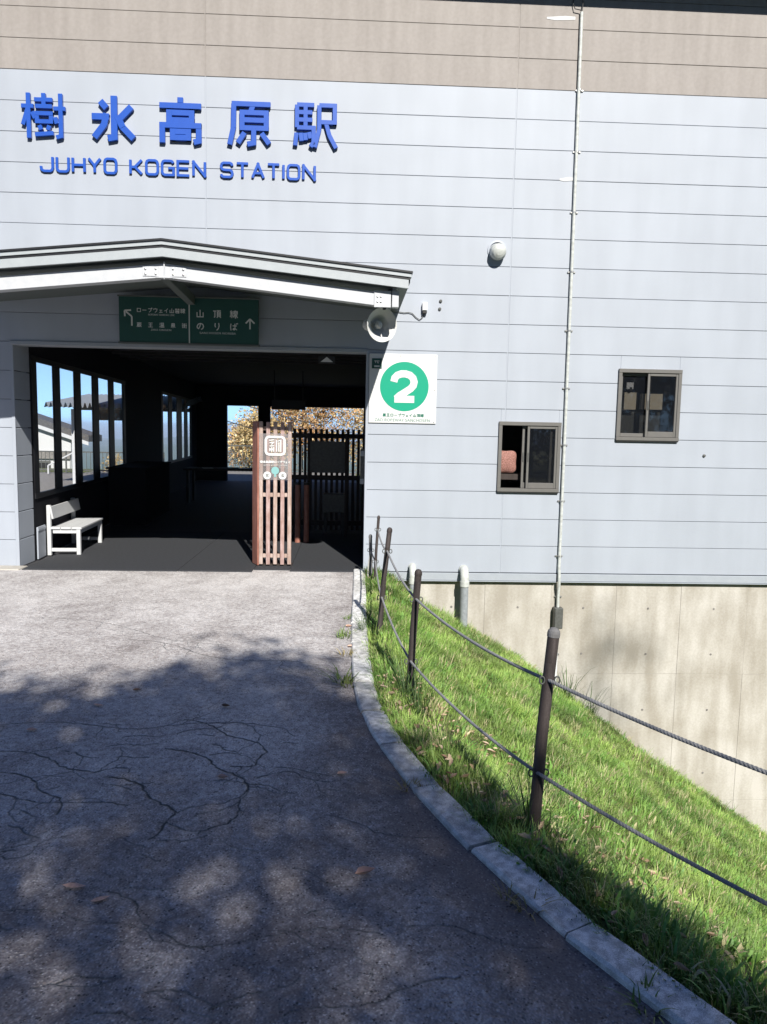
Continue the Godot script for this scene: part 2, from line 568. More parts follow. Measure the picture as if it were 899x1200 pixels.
var lumps: FastNoiseLite
func ground_y(x: float, z: float) -> float:
	var y := -0.06
	var d := x - kerb_x(z) - KERB_W
	if d > 0.0:
		var k := smoothstep(0.05, 0.5, d)
		y = bank(d) + k * 0.035 * lumps.get_noise_2d(x * 1.5, z * 1.5)
	var r := Vector2(x, z).length()
	if z < -19.0 and z > -400.0:
		y -= 7.0 * smoothstep(19.0, 60.0, -z)
	elif z <= -400.0:
		y -= 7.0
	y -= 130.0 * smoothstep(70.0, 700.0, r)
	y += smoothstep(900.0, 3500.0, r) * (60.0 + 60.0 * lumps.get_noise_2d(x * 0.0016, z * 0.0016))
	return y

func terrain():
	lumps = noise(5, 0.8, 3)
	var xs := []
	var zs := []
	var v := -0.3
	while v < 6.0:
		xs.append(v)
		v += 0.14
	v = -0.5
	while v < 8.0:
		zs.append(v)
		v += 0.16
	for q in [7, 8, 10, 13, 18, 25, 35, 50, 80, 130, 200, 320, 500, 800, 1200, 1700, 2300, 3000, 3800, 4800, 6000]:
		xs.append(float(q))
	for q in [-1, -2, -3.5, -5, -7, -10, -14, -18, -25, -35, -50, -80, -130, -200, -320, -500, -800, -1200, -1700, -2300, -3000, -3800, -4800, -6000]:
		xs.push_front(float(q))
	for q in [9, 10, 11, 12, 14, 17, 21, 26, 35, 50, 80, 130, 200, 320, 500, 800, 1200, 1700, 2300, 3000, 3800, 4800, 6000]:
		zs.append(float(q))
	for q in [-1, -3, -6, -10, -15, -19, -22, -25, -28, -32, -38, -46, -60, -80, -130, -200, -320, -500, -800, -1200, -1700, -2300, -3000, -3800, -4800, -6000]:
		zs.push_front(float(q))
	var st := S()
	for j in zs.size():
		for i in xs.size():
			var x: float = xs[i]
			var z: float = zs[j]
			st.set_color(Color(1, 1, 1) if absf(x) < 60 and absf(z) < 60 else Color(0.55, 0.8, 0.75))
			st.add_vertex(Vector3(x, ground_y(x, z), z))
	var w := xs.size()
	for j in zs.size() - 1:
		for i in w - 1:
			var a := j * w + i
			for q in [a, a + 1, a + w, a + 1, a + w + 1, a + w]:
				st.add_index(q)
	st.generate_normals()
	tag(put("ground", st, M.soil), "earth bank falling away from the kerb, with the land beyond", "", "", "structure")

	# forecourt of asphalt, one sheet that follows the kerb
	st = S()
	var rows := []
	v = -0.02
	while v < 9.0:
		rows.append(v)
		v += 0.15
	rows.append_array([10.0, 11.0, 12.5])
	for z in rows:
		for k in 3:
			var x: float = [-9.0, -6.0, minf(kerb_x(z) + 0.02, 7.0)][k]
			var p := Vector3(x, 0.0, z)
			st.set_normal(Vector3.UP)
			st.set_uv(Vector2((x - AX) / ASIDE, (z - AZ) / ASIDE))
			st.set_uv2(Vector2(x, z))
			st.add_vertex(p)
	for j in rows.size() - 1:
		for k in 2:
			var a := j * 3 + k
			for q in [a, a + 1, a + 3, a + 1, a + 4, a + 3]:
				st.add_index(q)
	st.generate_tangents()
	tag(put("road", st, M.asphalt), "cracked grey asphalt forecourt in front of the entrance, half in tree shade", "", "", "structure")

	# kerb of granite stones
	var kb := Node3D.new()
	kb.name = numbered("kerb")
	add_child(kb)
	tag(kb, "curving kerb of flat grey granite stones beside the asphalt", "", "", "structure")
	var joints := [0.02, 0.62, 1.2, 1.76, 2.35, 2.9, 3.36, 3.8, 4.28, 4.72, 5.18, 5.65, 6.14, 6.62, 7.1, 7.6, 8.1, 8.6, 9.1]
	for i in joints.size() - 1:
		st = S()
		var z0: float = joints[i] + 0.006
		var z1: float = joints[i + 1] - 0.006
		var lift := rng.randf_range(-0.005, 0.006)
		var slip := rng.randf_range(-0.005, 0.005)
		var secs := []
		for k in 5:
			var z := lerpf(z0, z1, k / 4.0)
			var t := Vector2(kerb_x(z + 0.12) - kerb_x(z - 0.12), 0.24).normalized()
			var n := Vector2(t.y, -t.x)
			var o := Vector2(kerb_x(z) + slip, z)
			var hi := 0.024 + lift - (0.006 if k == 0 or k == 4 else 0.0)
			var sec := []
			for q in [[0.0, -0.12], [0.0, hi - 0.009], [0.009, hi], [KERB_W - 0.008, hi], [KERB_W, hi - 0.008], [KERB_W, -0.15]]:
				var pp: Vector2 = o + n * q[0]
				sec.append(Vector3(pp.x, q[1], pp.y))
			secs.append(sec)
		for k in 4:
			for q in 5:
				var mid: Vector3 = (secs[k][0] + secs[k][5]) / 2
				mid.y = -0.05
				quad(st, secs[k][q], secs[k][q + 1], secs[k + 1][q + 1], secs[k + 1][q], (secs[k][q] + secs[k + 1][q + 1]) / 2 - (secs[k][2] + secs[k + 1][3]) / 2 + Vector3(0, 0.06, 0) if q != 2 else Vector3.UP)
		for e in [0, 4]:
			for q in range(1, 5):
				tri(st, secs[e][0], secs[e][q], secs[e][q + 1], Vector3(0, 0, -1 if e == 0 else 1))
		put("kerb_stone", st, [M.granite, M.granite_worn, M.granite][i % 3] if i % 4 != 1 else M.granite_worn, kb)

# ------------------------------------------------------------------ the station building
const HOLES := [Rect2(-3.62, -1.0, 3.78, 3.40), Rect2(1.638, 0.918, 0.648, 0.748), Rect2(2.943, 1.508, 0.662, 0.758)]
var station: Node3D

func part(called: String, parent: Node, at := Vector3.ZERO) -> Node3D:
	var o := Node3D.new()
	o.name = called
	parent.add_child(o, true)
	o.position = at
	return o

func facade():
	var fa := part("facade", station)
	var seams := [-4.62, -1.561, 1.685, 4.93, 8.175, 12.0]
	var full := {}
	for k in 21:
		var y0 := -0.009 + PITCH * k
		for c in seams.size() - 1:
			var x0: float = seams[c] + 0.005
			var x1: float = seams[c + 1] - 0.005
			var r := Rect2(x0, y0 + 0.0022, x1 - x0, PITCH - 0.0044)
			var bits := cut(r, HOLES)
			var m: Material = M.siding_brown if k >= 17 else M.siding
			var jut := rng.randf_range(-0.0012, 0.0012)
			if bits.size() == 1 and bits[0].is_equal_approx(r):
				var key := "%d" % c
				if not full.has(key):
					var st := S()
					box(st, Vector3(0, 0, -0.012), Vector3(r.size.x, r.size.y, 0.024), 0.0024)
					full[key] = st.commit()
				var p := put("siding_panel", full[key], m, fa)
				p.position = Vector3(r.get_center().x, r.get_center().y, jut)
			elif bits.size() > 0:
				while bits.size() > 0:      # pieces that touch are one panel
					var isle := [bits.pop_back()]
					var i := 0
					while i < isle.size():
						for b in bits.duplicate():
							if isle[i].grow(0.002).intersects(b):
								isle.append(b)
								bits.erase(b)
						i += 1
					var st := S()
					for b in isle:
						span(st, b.position.x, b.end.x, b.position.y, b.end.y, -0.024, 0.0, 0.003)
					put("siding_panel", st, m, fa).position.z = jut
	# sealed vertical seams and the wall behind the panels
	for x in [-1.561, 1.685, 4.93]:
		var st := S()
		for b in cut(Rect2(x - 0.005, -0.009, 0.010, 5.1595), HOLES):
			span(st, b.position.x, b.end.x, b.position.y, b.end.y, -0.020, -0.0025, 0.0)
		put("seam", st, M.siding, fa)
		st = S()
		span(st, x - 0.005, x + 0.005, 5.151, 6.34, -0.020, -0.0025, 0.0)
		put("seam", st, M.siding_brown, fa)
	var st := S()
	for b in cut(Rect2(-4.6, -0.1, 16.6, 6.6), HOLES):
		span(st, b.position.x, b.end.x, b.position.y, b.end.y, -0.22, -0.016, 0.0)
	put("wall", st, M.backing, fa)
	# left pillar return, with the same courses
	for k in 8:
		st = S()
		span(st, -3.625, -3.600, -0.009 + PITCH * k + 0.004, minf(-0.009 + PITCH * (k + 1) - 0.004, 2.40), -0.40, -0.012, 0.0035)
		put("siding_panel", st, M.siding, fa)
	st = S()
	span(st, -3.634, -3.597, 0.0, 2.42, -0.010, 0.006, 0.003)
	put("corner_trim", st, M.siding, fa)
	st = S()
	span(st, 0.150, 0.176, 0.0, 2.42, -0.245, 0.010, 0.003)
	put("door_jamb", st, M.siding, fa)
	st = S()
	span(st, -3.62, 0.15, 2.385, 2.425, -0.2, 0.012, 0.003)
	put("door_header", st, M.trim, fa)
	# base flashing in two runs, broken by the conduit
	for q in [[0.178, 2.325], [2.372, 12.0]]:
		st = S()
		span(st, q[0], q[1], -0.098, -0.016, -0.02, 0.018, 0.003)
		span(st, q[0], q[1], -0.110, -0.1005, -0.02, 0.028, 0.002)
		put("base_flashing", st, M.trim, fa)

func concrete_base():
	var cb := part("concrete_base", station)
	var xs := [0.17, 0.78, 1.53, 2.29, 3.04, 3.79, 4.57, 5.3, 6.05, 6.8, 7.55, 8.3, 9.8, 12.0]
	var ys := [-0.112, -1.18, -2.71, -4.3]
	for i in xs.size() - 1:
		for j in 3:
			var st := S()
			span(st, xs[i] + 0.0006, xs[i + 1] - 0.0006, ys[j + 1] + 0.0007, ys[j] - 0.0007, -0.12, -0.03 + rng.randf_range(-0.002, 0.002), 0.002)
			var cp := put("concrete_panel", st, M.concrete, cb)
			if j < 2:      # plugged tie holes of the formwork
				for h in [0.28, 0.78]:
					st = S()
					lathe(st, Vector3(lerpf(xs[i], xs[i + 1], 0.5), lerpf(ys[j], ys[j + 1], h), -0.028), Vector3(0, 0, 1), [Vector2(0.013, 0.0), Vector2(0.012, 0.002), Vector2(0, 0.0015)], 10)
					put("tie_hole", st, M.rock_wall, cp)
	var st := S()
	span(st, 0.17, 12.0, -4.4, -0.12, -0.35, -0.115, 0.0)
	put("foundation", st, M.concrete, cb)

func sliding_window(r: Rect2, open: bool, label: String):
	var w := part("window", station, Vector3(r.position.x, r.position.y, 0))
	tag(w, label)
	var W := r.size.x
	var H := r.size.y
	var f := S()
	span(f, -0.022, W + 0.022, H - 0.03, H + 0.012, -0.08, 0.028, 0.003)
	span(f, -0.022, W + 0.022, -0.012, 0.026, -0.08, 0.034, 0.003)
	span(f, -0.022, 0.016, 0.026, H - 0.03, -0.08, 0.026, 0.003)
	span(f, W - 0.016, W + 0.022, 0.026, H - 0.03, -0.08, 0.026, 0.003)
	put("frame", f, M.aluminium, w)
	var dark := S()
	span(dark, -0.018, W + 0.018, -0.024, -0.0125, 0.0, 0.026, 0.001)
	put("drip_edge", dark, M.black, w)
	var half := W / 2 + 0.012
	var sash := func(x0: float, z: float, bottom: float):
		var s := S()
		var x1 := x0 + half
		span(s, x0, x0 + 0.026, 0.028, H - 0.032, z - 0.022, z, 0.003)
		span(s, x1 - 0.026, x1, 0.028, H - 0.032, z - 0.022, z, 0.003)
		span(s, x0 + 0.026, x1 - 0.026, 0.028, 0.028 + bottom, z - 0.022, z, 0.003)
		span(s, x0 + 0.026, x1 - 0.026, H - 0.062, H - 0.032, z - 0.022, z, 0.003)
		var sm := put("sash", s, M.aluminium, w)
		var g := S()
		span(g, x0 + 0.024, x1 - 0.024, 0.028 + bottom - 0.004, H - 0.060, z - 0.013, z - 0.009, 0.0)
		put("pane", g, M.glass_tint, sm)
		var k := S()
		span(k, x0 + 0.010, x0 + 0.022, H * 0.5 - 0.05, H * 0.5 + 0.05, z, z + 0.008, 0.002)
		put("handle", k, M.box_grey, sm)
	sash.call(W - half - 0.014, 0.016, 0.062)
	if open:
		sash.call(W - half - 0.062, -0.022, 0.062)
	else:
		sash.call(0.014, -0.022, 0.040)

func chevron(y_top: float, h: float, x0: float, x1: float, slope := 0.1) -> PackedVector2Array:
	var ax := -1.67
	var yl := y_top - slope * (ax - x0)
	var yr := y_top - slope * (x1 - ax)
	return PackedVector2Array([Vector2(x0, yl), Vector2(x0, yl - h), Vector2(ax, y_top - h), Vector2(x1, yr - h), Vector2(x1, yr), Vector2(ax, y_top)])

func chev(called: String, m: Material, parent: Node, y_top: float, h: float, x0: float, x1: float, z0: float, z1: float, slope := 0.1):
	var st := S()
	plate(st, Vector3(0, 0, z0), Vector3.RIGHT, Vector3.UP, chevron(y_top, h, x0, x1, slope), z1 - z0)
	return put(called, st, m, parent)

func canopy():
	var c := part("canopy", station)
	var L := -3.86
	var R := 0.52
	chev("roof_sheet", M.roof_dark, c, 3.172, 0.016, L, R, 0.002, 1.475)
	chev("fascia", M.canopy_trim, c, 3.1555, 0.034, L + 0.01, R - 0.01, 1.38, 1.462)
	chev("roof_edge", M.roof_dark, c, 3.121, 0.020, L + 0.02, R - 0.022, 1.38, 1.452)
	chev("fascia", M.canopy_trim, c, 3.1005, 0.076, L + 0.03, R - 0.034, 1.42, 1.448)
	chev("roof_core", M.roof_dark, c, 3.1555, 0.11, L + 0.03, R - 0.045, 0.003, 1.379)
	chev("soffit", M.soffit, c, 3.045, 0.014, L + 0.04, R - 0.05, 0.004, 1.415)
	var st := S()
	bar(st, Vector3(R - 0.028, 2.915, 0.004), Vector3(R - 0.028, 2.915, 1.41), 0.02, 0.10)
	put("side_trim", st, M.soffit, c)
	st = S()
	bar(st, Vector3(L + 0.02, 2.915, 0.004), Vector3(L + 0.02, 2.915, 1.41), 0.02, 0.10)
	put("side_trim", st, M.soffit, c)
	# front beam, a white channel
	var b: MeshInstance3D = chev("front_beam", M.white_steel, c, 2.980, 0.116, -3.60, 0.262, 1.325, 1.365, 0.104)
	chev("flange", M.white_steel, b, 2.9805, 0.012, -3.60, 0.262, 1.25, 1.325, 0.104)
	chev("flange", M.white_steel, b, 2.876, 0.012, -3.60, 0.262, 1.25, 1.325, 0.104)
	# gusset and bolts at the ridge
	st = S()
	box(st, Vector3(-1.67, 2.918, 1.374), Vector3(0.012, 0.15, 0.02), 0.002)
	span(st, -1.745, -1.595, 2.852, 2.862, 1.30, 1.39, 0.002)
	put("gusset", st, M.white_steel, c)
	for sx in [-1.0, 1.0]:
		st = S()
		span(st, -1.67 + sx * 0.05, -1.67 + sx * 0.19, 2.868, 2.952, 1.3655, 1.371, 0.001)
		put("splice_plate", st, M.white_steel, c)
		for q in [[0.075, 2.888], [0.165, 2.885], [0.075, 2.934], [0.165, 2.93]]:
			st = S()
			lathe(st, Vector3(-1.67 + sx * q[0], q[1], 1.371), Vector3(0, 0, 1), [Vector2(0.009, 0), Vector2(0.009, 0.006), Vector2(0.0, 0.008)], 8)
			put("bolt", st, M.steel, c)
	# ridge beam back to the wall and the side beam on the right
	st = S()
	bar(st, Vector3(-1.70, 2.872, 0.0), Vector3(-1.68, 2.90, 1.325), 0.075, 0.10)
	put("ridge_beam", st, M.soffit, c)
	st = S()
	bar(st, Vector3(0.335, 2.765, 0.0), Vector3(0.335, 2.765, 1.30), 0.05, 0.11)
	put("side_beam", st, M.soffit, c)
	st = S()
	span(st, 0.185, 0.335, 2.652, 2.795, 1.3655, 1.374, 0.001)
	span(st, 0.262, 0.33, 2.66, 2.79, 1.30, 1.365, 0.002)
	put("end_plate", st, M.white_steel, c)
	st = S()
	span(st, 0.345, 0.405, 2.655, 2.80, 1.31, 1.372, 0.003)
	span(st, 0.352, 0.378, 2.80, 2.93, 1.33, 1.36, 0.002)
	put("gutter_bracket", st, M.white_steel, c)
	for q in [[0.215, 2.69], [0.215, 2.735], [0.245, 2.69], [0.245, 2.735]]:
		st = S()
		lathe(st, Vector3(q[0], q[1] + 0.01, 1.374), Vector3(0, 0, 1), [Vector2(0.008, 0), Vector2(0.008, 0.006), Vector2(0.0, 0.008)], 8)
		put("bolt", st, M.steel, c)

const WA := 0.0673
var wall_o := Vector3(-3.6, 0, -0.38)
func wall_basis() -> Basis:
	return Basis(Vector3.UP, WA)
# box on the slanting side wall: s along it into the building, t out to the left
func wbox(st: SurfaceTool, s0: float, s1: float, y0: float, y1: float, t0: float, t1: float, ch := 0.003):
	var b := wall_basis()
	box(st, wall_o + b * Vector3(-(t0 + t1) / 2, (y0 + y1) / 2, -(s0 + s1) / 2), Vector3(absf(t1 - t0), y1 - y0, s1 - s0), ch, b)

func interior():
	var st := S()
	var bays := [[0.08, 4.68], [8.10, 12.72]]
	var edges := [0.0, 0.08, 4.68, 8.10, 12.72, 13.9]
	for i in edges.size() - 1:
		if i % 2 == 0:
			wbox(st, edges[i], edges[i + 1], 0.0, 2.80, 0.0, 0.06, 0.0)
		else:
			wbox(st, edges[i], edges[i + 1], 0.0, 0.70, 0.0, 0.06, 0.0)
			wbox(st, edges[i], edges[i + 1], 2.32, 2.80, 0.0, 0.06, 0.0)
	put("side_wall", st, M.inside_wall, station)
	var panes := [[[0.25, 0.85], [1.10, 1.72], [2.01, 2.61], [2.93, 3.55], [3.87, 4.54]], [[8.29, 9.02], [9.47, 10.19], [10.95, 11.40], [11.95, 12.62]]]
	for w in 2:
		var win := part("window", station)
		tag(win, ["dark framed strip window of five tall panes nearest the entrance", "dark framed strip window of four tall panes deeper inside"][w])
		var f := S()
		wbox(f, bays[w][0], bays[w][1], 0.70, 0.76, -0.012, 0.03)
		wbox(f, bays[w][0], bays[w][1], 2.26, 2.32, -0.012, 0.03)
		put("frame", f, M.black_frame, win)
		var last: float = bays[w][0]
		for p in panes[w] + [[bays[w][1], 0.0]]:
			f = S()
			wbox(f, last, p[0], 0.76, 2.26, -0.004, 0.018)
			put("mullion", f, M.black_frame, win)
			if p[1] > 0.0:
				f = S()
				wbox(f, p[0], p[1], 0.76, 2.26, 0.006, 0.011, 0.0)
				put("pane", f, M.glass, win)
				last = p[1]
	# floor, ceiling, walls
	st = S()
	span(st, -5.2, 0.6, -0.30, -0.012, -14.3, -0.02, 0.0)
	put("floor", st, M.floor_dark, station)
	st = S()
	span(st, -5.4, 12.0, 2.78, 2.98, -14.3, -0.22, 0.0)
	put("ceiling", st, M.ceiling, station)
	for k in 9:
		st = S()
		var z := -0.9 - k * 0.55
		span(st, -3.9, 0.44, 2.70, 2.779, z - 0.05, z + 0.05, 0.004)
		put("ceiling_joist", st, M.ceiling, station)
	st = S()
	span(st, 0.45, 0.65, -0.2, 2.78, -14.3, -0.22, 0.0)
	put("partition", st, M.inside_wall, station)
	st = S()
	for r in cut(Rect2(-4.58, 0.0, 5.03, 2.78), [Rect2(-3.66, -1, 0.92, 3.2), Rect2(-2.40, -1, 2.75, 3.2)]):
		span(st, r.position.x, r.end.x, r.position.y, r.end.y, -14.3, -14.1, 0.0)
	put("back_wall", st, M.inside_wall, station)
	# right hand rooms and the upper storey that the facade closes
	st = S()
	span(st, 0.65, 12.0, -0.15, -0.02, -8.0, -0.22, 0.0)
	span(st, 0.65, 12.0, -0.02, 2.78, -3.2, -3.0, 0.0)
	span(st, 11.8, 12.0, -4.3, 6.5, -8.0, -0.22, 0.0)
	span(st, -4.6, -4.4, 2.98, 6.5, -8.0, -0.22, 0.0)
	span(st, -4.4, 11.8, 2.98, 6.5, -8.0, -7.8, 0.0)
	span(st, 0.65, 12.0, -4.3, 2.78, -14.3, -14.1, 0.0)
	span(st, 11.8, 12.0, -4.3, 2.78, -14.3, -8.0, 0.0)
	put("outer_wall", st, M.backing, station)
	st = S()
	span(st, -4.60, -3.626, -0.2, 2.78, -0.40, -0.221, 0.0)
	put("pillar_core", st, M.siding, station)
	st = S()
	span(st, -5.0, 12.4, 6.34, 6.60, -8.4, 0.42, 0.01)
	put("roof", st, M.roof_dark, station)
	st = S()
	span(st, -5.0, 12.4, 6.325, 6.62, 0.421, 0.44, 0.004)
	put("eave_fascia", st, M.roof_dark, station)

func lit_rooms():
	# what stands behind the two sliding windows
	var t := thing("cushion", "pink patterned cushion standing inside the half open lower window", "cushion", Vector3(1.735, 1.23, -0.16))
	var st := S()
	var poly := PackedVector2Array()
	for k in 40:
		var a := TAU * k / 40
		var c := Vector2(cos(a), sin(a))
		var r := 0.128 / pow(pow(absf(c.x), 3.6) + pow(absf(c.y), 3.6), 1 / 3.6) * (1.0 + 0.05 * cos(a * 4 + PI))
		poly.append(c * r)
	for layer in 5:
		var k0 := 1.0 - pow(layer / 5.0, 2.0)
		var k1 := 1.0 - pow((layer + 1) / 5.0, 2.0)
		for i in poly.size():
			var a := poly[i]
			var b := poly[(i + 1) % poly.size()]
			for sgn in [-1.0, 1.0]:
				var f := func(p: Vector2, q: float) -> Vector3: return Vector3(p.x * q, p.y * q, sgn * 0.05 * sqrt(1.0 - q * q))
				quad(st, f.call(a, k0), f.call(b, k0), f.call(b, k1), f.call(a, k1), Vector3(a.x, a.y, sgn * 0.12))
	put("cover", st, M.pink_cloth, t)
	st = S()
	span(st, -0.2, 0.5, -0.20, -0.135, -0.16, 0.06, 0.004)
	put("shelf", st, M.wood_dark, t)
	t.get_child(1).set_meta("label", "dark ledge under the cushion")
	for q in [["sheet of pale paper on the left behind the closed upper window", 3.044, 3.18, 1.84, 2.03], ["wider sheet of pale paper across the middle of the upper window", 3.22, 3.48, 1.845, 2.02]]:
		st = S()
		span(st, q[1], q[2], q[3], q[4], -0.125, -0.12, 0.0)
		tag(put("paper_sheet", st, M.paper), q[0], "paper", "papers behind the upper window")
	st = S()
	span(st, 2.96, 3.50, 1.55, 1.82, -0.40, -0.20, 0.01)
	tag(put("cabinet", st, M.box_grey), "dim grey green cabinet below the papers in the upper window", "cabinet")
	t = thing("wall_box", "small white switch box high in the left pane of the upper window", "switch box", Vector3(3.09, 2.10, -0.10))
	st = S()
	box(st, Vector3(0, 0, 0), Vector3(0.08, 0.075, 0.03), 0.004)
	put("housing", st, M.white_plastic, t)
	st = S()
	box(st, Vector3(0.01, -0.034, 0.012), Vector3(0.03, 0.04, 0.012), 0.003)
	put("lamp", st, M.black, t)
	t = thing("thermometer", "thin white strip standing in the corner of the upper window", "thermometer", Vector3(3.258, 1.66, -0.052))
	st = S()
	box(st, Vector3.ZERO, Vector3(0.026, 0.125, 0.008), 0.003)
	put("plate", st, M.white_plastic, t)


# ------------------------------------------------------------------ lettering
const GLYPH := {
	"樹": "0,30 28,30|16,2 16,98|15,34 3,70|24,42 31,56|30,16 71,16|51,2 51,28|32,30 70,30|35,45 67,45 67,62 35,62 35,45|40,70 44,80|63,70 59,80|30,90 72,86|73,34 100,34|89,2 89,92 78,95|76,52 80,66",
	"氷": "53,2 53,90 38,93|22,14 36,29|2,47 34,47 30,64 7,92|93,24 66,50|60,44 72,68 97,92",
	"高": "50,0 50,12|2,18 98,18|24,33 76,33 76,49 24,49 24,33|8,98 8,60 92,60 92,92 80,95|32,73 68,73 68,86 32,86 32,73",
	"原": "8,9 98,9|13,9 12,60 3,97|58,10 52,24|32,27 88,27 88,60 32,60 32,27|32,43 88,43|59,60 59,92 44,95|38,70 22,93|77,70 95,93",
	"駅": "6,6 46,6|6,6 6,55|26,6 26,55|6,22 42,22|6,38 42,38|6,55 45,55 45,86 38,96|5,66 2,94|15,66 17,84|25,66 27,82|34,64 38,78|58,6 94,6 94,42 58,42|58,6 58,58 48,97|74,44 82,70 98,97",
	"山": "50,5 50,90|12,35 12,90 88,90 88,35", "王": "10,12 90,12|14,50 86,50|4,90 96,90|50,12 50,90",
	"頂": "2,15 42,15|24,15 24,85 12,92|48,10 98,10|70,10 66,24|54,26 92,26 92,74 54,74 54,26|54,42 92,42|54,58 92,58|62,80 48,96|82,80 98,96",
	"線": "22,4 8,22 24,30|36,16 10,46 42,44|24,46 24,96|10,60 4,84|36,60 42,80|70,2 64,12|50,14 92,14 92,44 50,44 50,14|50,29 92,29|71,46 71,94 62,92|48,60 64,60 46,88|92,54 76,66|74,62 98,92",
	"の": "54,16 48,50 30,80 14,70 12,50 28,24 56,16 82,26 92,52 82,78 60,90", "り": "28,8 24,40 32,58|70,6 76,40 66,74 44,96",
	"ば": "14,10 8,50 14,92|34,36 86,36|62,10 64,70 54,86 40,80 44,68 64,70 88,86|80,6 86,18|92,2 98,14",
	"ロ": "16,18 84,18 84,84 16,84 16,18", "ー": "8,50 92,50", "プ": "14,20 78,20 70,60 34,92|86,4 96,10 88,18 86,4", "ウ": "50,4 50,20|14,44 14,22 86,22 78,62 42,94",
	"ェ": "22,44 78,44|50,44 50,86|14,88 86,88", "イ": "82,8 50,42 10,60|54,40 54,96",
	"麓": "5,14 45,14|25,2 25,38|22,16 6,34|30,16 44,32|55,14 95,14|75,2 75,38|72,16 56,34|80,16 95,32|12,96 18,48 96,48|30,58 86,58 86,70 30,70 30,58|46,48 46,70|68,48 68,70|34,72 34,96 54,92|64,74 64,96 92,94|90,76 66,84",
	"蔵": "4,14 96,14|32,4 32,24|66,4 66,24|14,32 92,32|16,32 14,70 4,96|26,42 26,88 60,88|26,44 58,44|30,58 54,58 54,74 30,74|64,24 74,70 96,94|92,44 62,92",
	"温": "8,8 20,18|4,34 16,44|4,92 20,62|36,8 86,8 86,46 36,46 36,8|36,27 86,27|34,58 90,58|34,58 34,92|52,58 52,92|70,58 70,92|90,58 90,92|24,92 100,92",
	"泉": "50,2 44,12|24,14 78,14 78,46 24,46 24,14|24,30 78,30|50,48 50,94 40,92|8,58 38,58 10,90|88,54 62,68|56,60 94,92",
	"街": "20,2 4,22|22,28 4,52|14,44 14,96|32,18 66,18|48,4 48,44|28,42 68,42|32,60 66,60|48,46 48,88|28,88 68,86|74,14 98,14|72,40 100,40|86,40 86,94 78,92",
	"J": "100,0 100,78 93,93 78,100 24,100 8,93 0,78 0,66", "U": "0,0 0,78 7,93 22,100 78,100 93,93 100,78 100,0", "H": "0,0 0,100|100,0 100,100|0,50 100,50",
	"Y": "0,0 50,52 100,0|50,52 50,100", "O": "22,0 78,0 93,7 100,22 100,78 93,93 78,100 22,100 7,93 0,78 0,22 7,7 22,0", "K": "0,0 0,100|0,52 36,52 98,0|40,52 98,100",
	"G": "98,16 90,4 76,0 22,0 7,7 0,22 0,78 7,93 22,100 100,100 100,52 54,52", "E": "100,0 0,0 0,100 100,100|0,50 92,50", "N": "0,100 0,0 100,100 100,0",
	"S": "98,20 92,6 78,0 22,0 6,8 0,24 6,42 22,49 78,51 94,59 100,76 94,92 78,100 22,100 6,94 0,80", "T": "0,0 100,0|50,0 50,100", "A": "0,100 50,0 100,100|20,66 80,66", "I": "0,0 0,100",
}

# a line of characters in the wall plane, left edge at o, joined into one mesh
func text_line(called: String, text: String, o: Vector3, size: float, pitch: float, w: float, depth: float, m: Material, parent: Node):
	var st := S()
	for i in text.length():
		if GLYPH.has(text[i]):
			draw_strokes(st, parse(GLYPH[text[i]]), o + Vector3(i * pitch, size, 0), Vector3.RIGHT, Vector3.UP, size, size, w, depth)
	return put(called, st, m, parent)

func print_line(called: String, text: String, centre: Vector3, width: float, height: float, m: Material, parent: Node):
	var t := TextMesh.new()
	t.text = text
	var f := SystemFont.new()
	f.font_names = PackedStringArray(["Droid Sans"])
	t.font = f
	t.font_size = 48
	t.pixel_size = 0.01
	t.depth = 0.02
	t.curve_step = 4.0
	var o := put(called, t, m, parent)
	var b := t.get_aabb()
	o.scale = Vector3(width / b.size.x, height / b.size.y, 0.1)
	o.position = centre - Vector3(b.get_center().x * o.scale.x, b.get_center().y * o.scale.y, 0)
	return o

func station_name():
	var t := thing("station_name", "five big blue raised characters high on the white siding", "lettering", Vector3(-3.43, 4.44, 0.0))
	var xs := [0.0, 0.70, 1.388, 2.10, 2.782]
	for i in 5:
		var st := S()
		draw_strokes(st, parse(GLYPH["樹氷高原駅"[i]]), Vector3(xs[i] + 0.008, 0.482, 0.006), Vector3.RIGHT, Vector3.UP, 0.444, 0.462, [0.043, 0.066, 0.058, 0.053, 0.045][i], 0.032, 0.003)
		put("character", st, M.blue_letter, t)
	t = thing("station_name_latin", "row of smaller blue raised capitals reading JUHYO KOGEN STATION", "lettering", Vector3(-3.245, 4.14, 0.0))
	var at := [0.0, 0.912, 1.845]
	for wd in 3:
		var x: float = at[wd]
		for ch in ["JUHYO", "KOGEN", "STATION"][wd]:
			var st := S()
			draw_strokes(st, parse(GLYPH[ch]), Vector3(x, 0.156, 0.004), Vector3.RIGHT, Vector3.UP, 0.118, 0.140, 0.0265, 0.016, 0.002)
			put("letter", st, M.blue_letter, t)
			x += 0.162 if ch != "I" else 0.046

func disc(st: SurfaceTool, o: Vector3, r: float, depth: float, sides := 40):
	lathe(st, o, Vector3(0, 0, 1), [Vector2(0, 0), Vector2(r, 0), Vector2(r, depth), Vector2(0, depth)], sides)

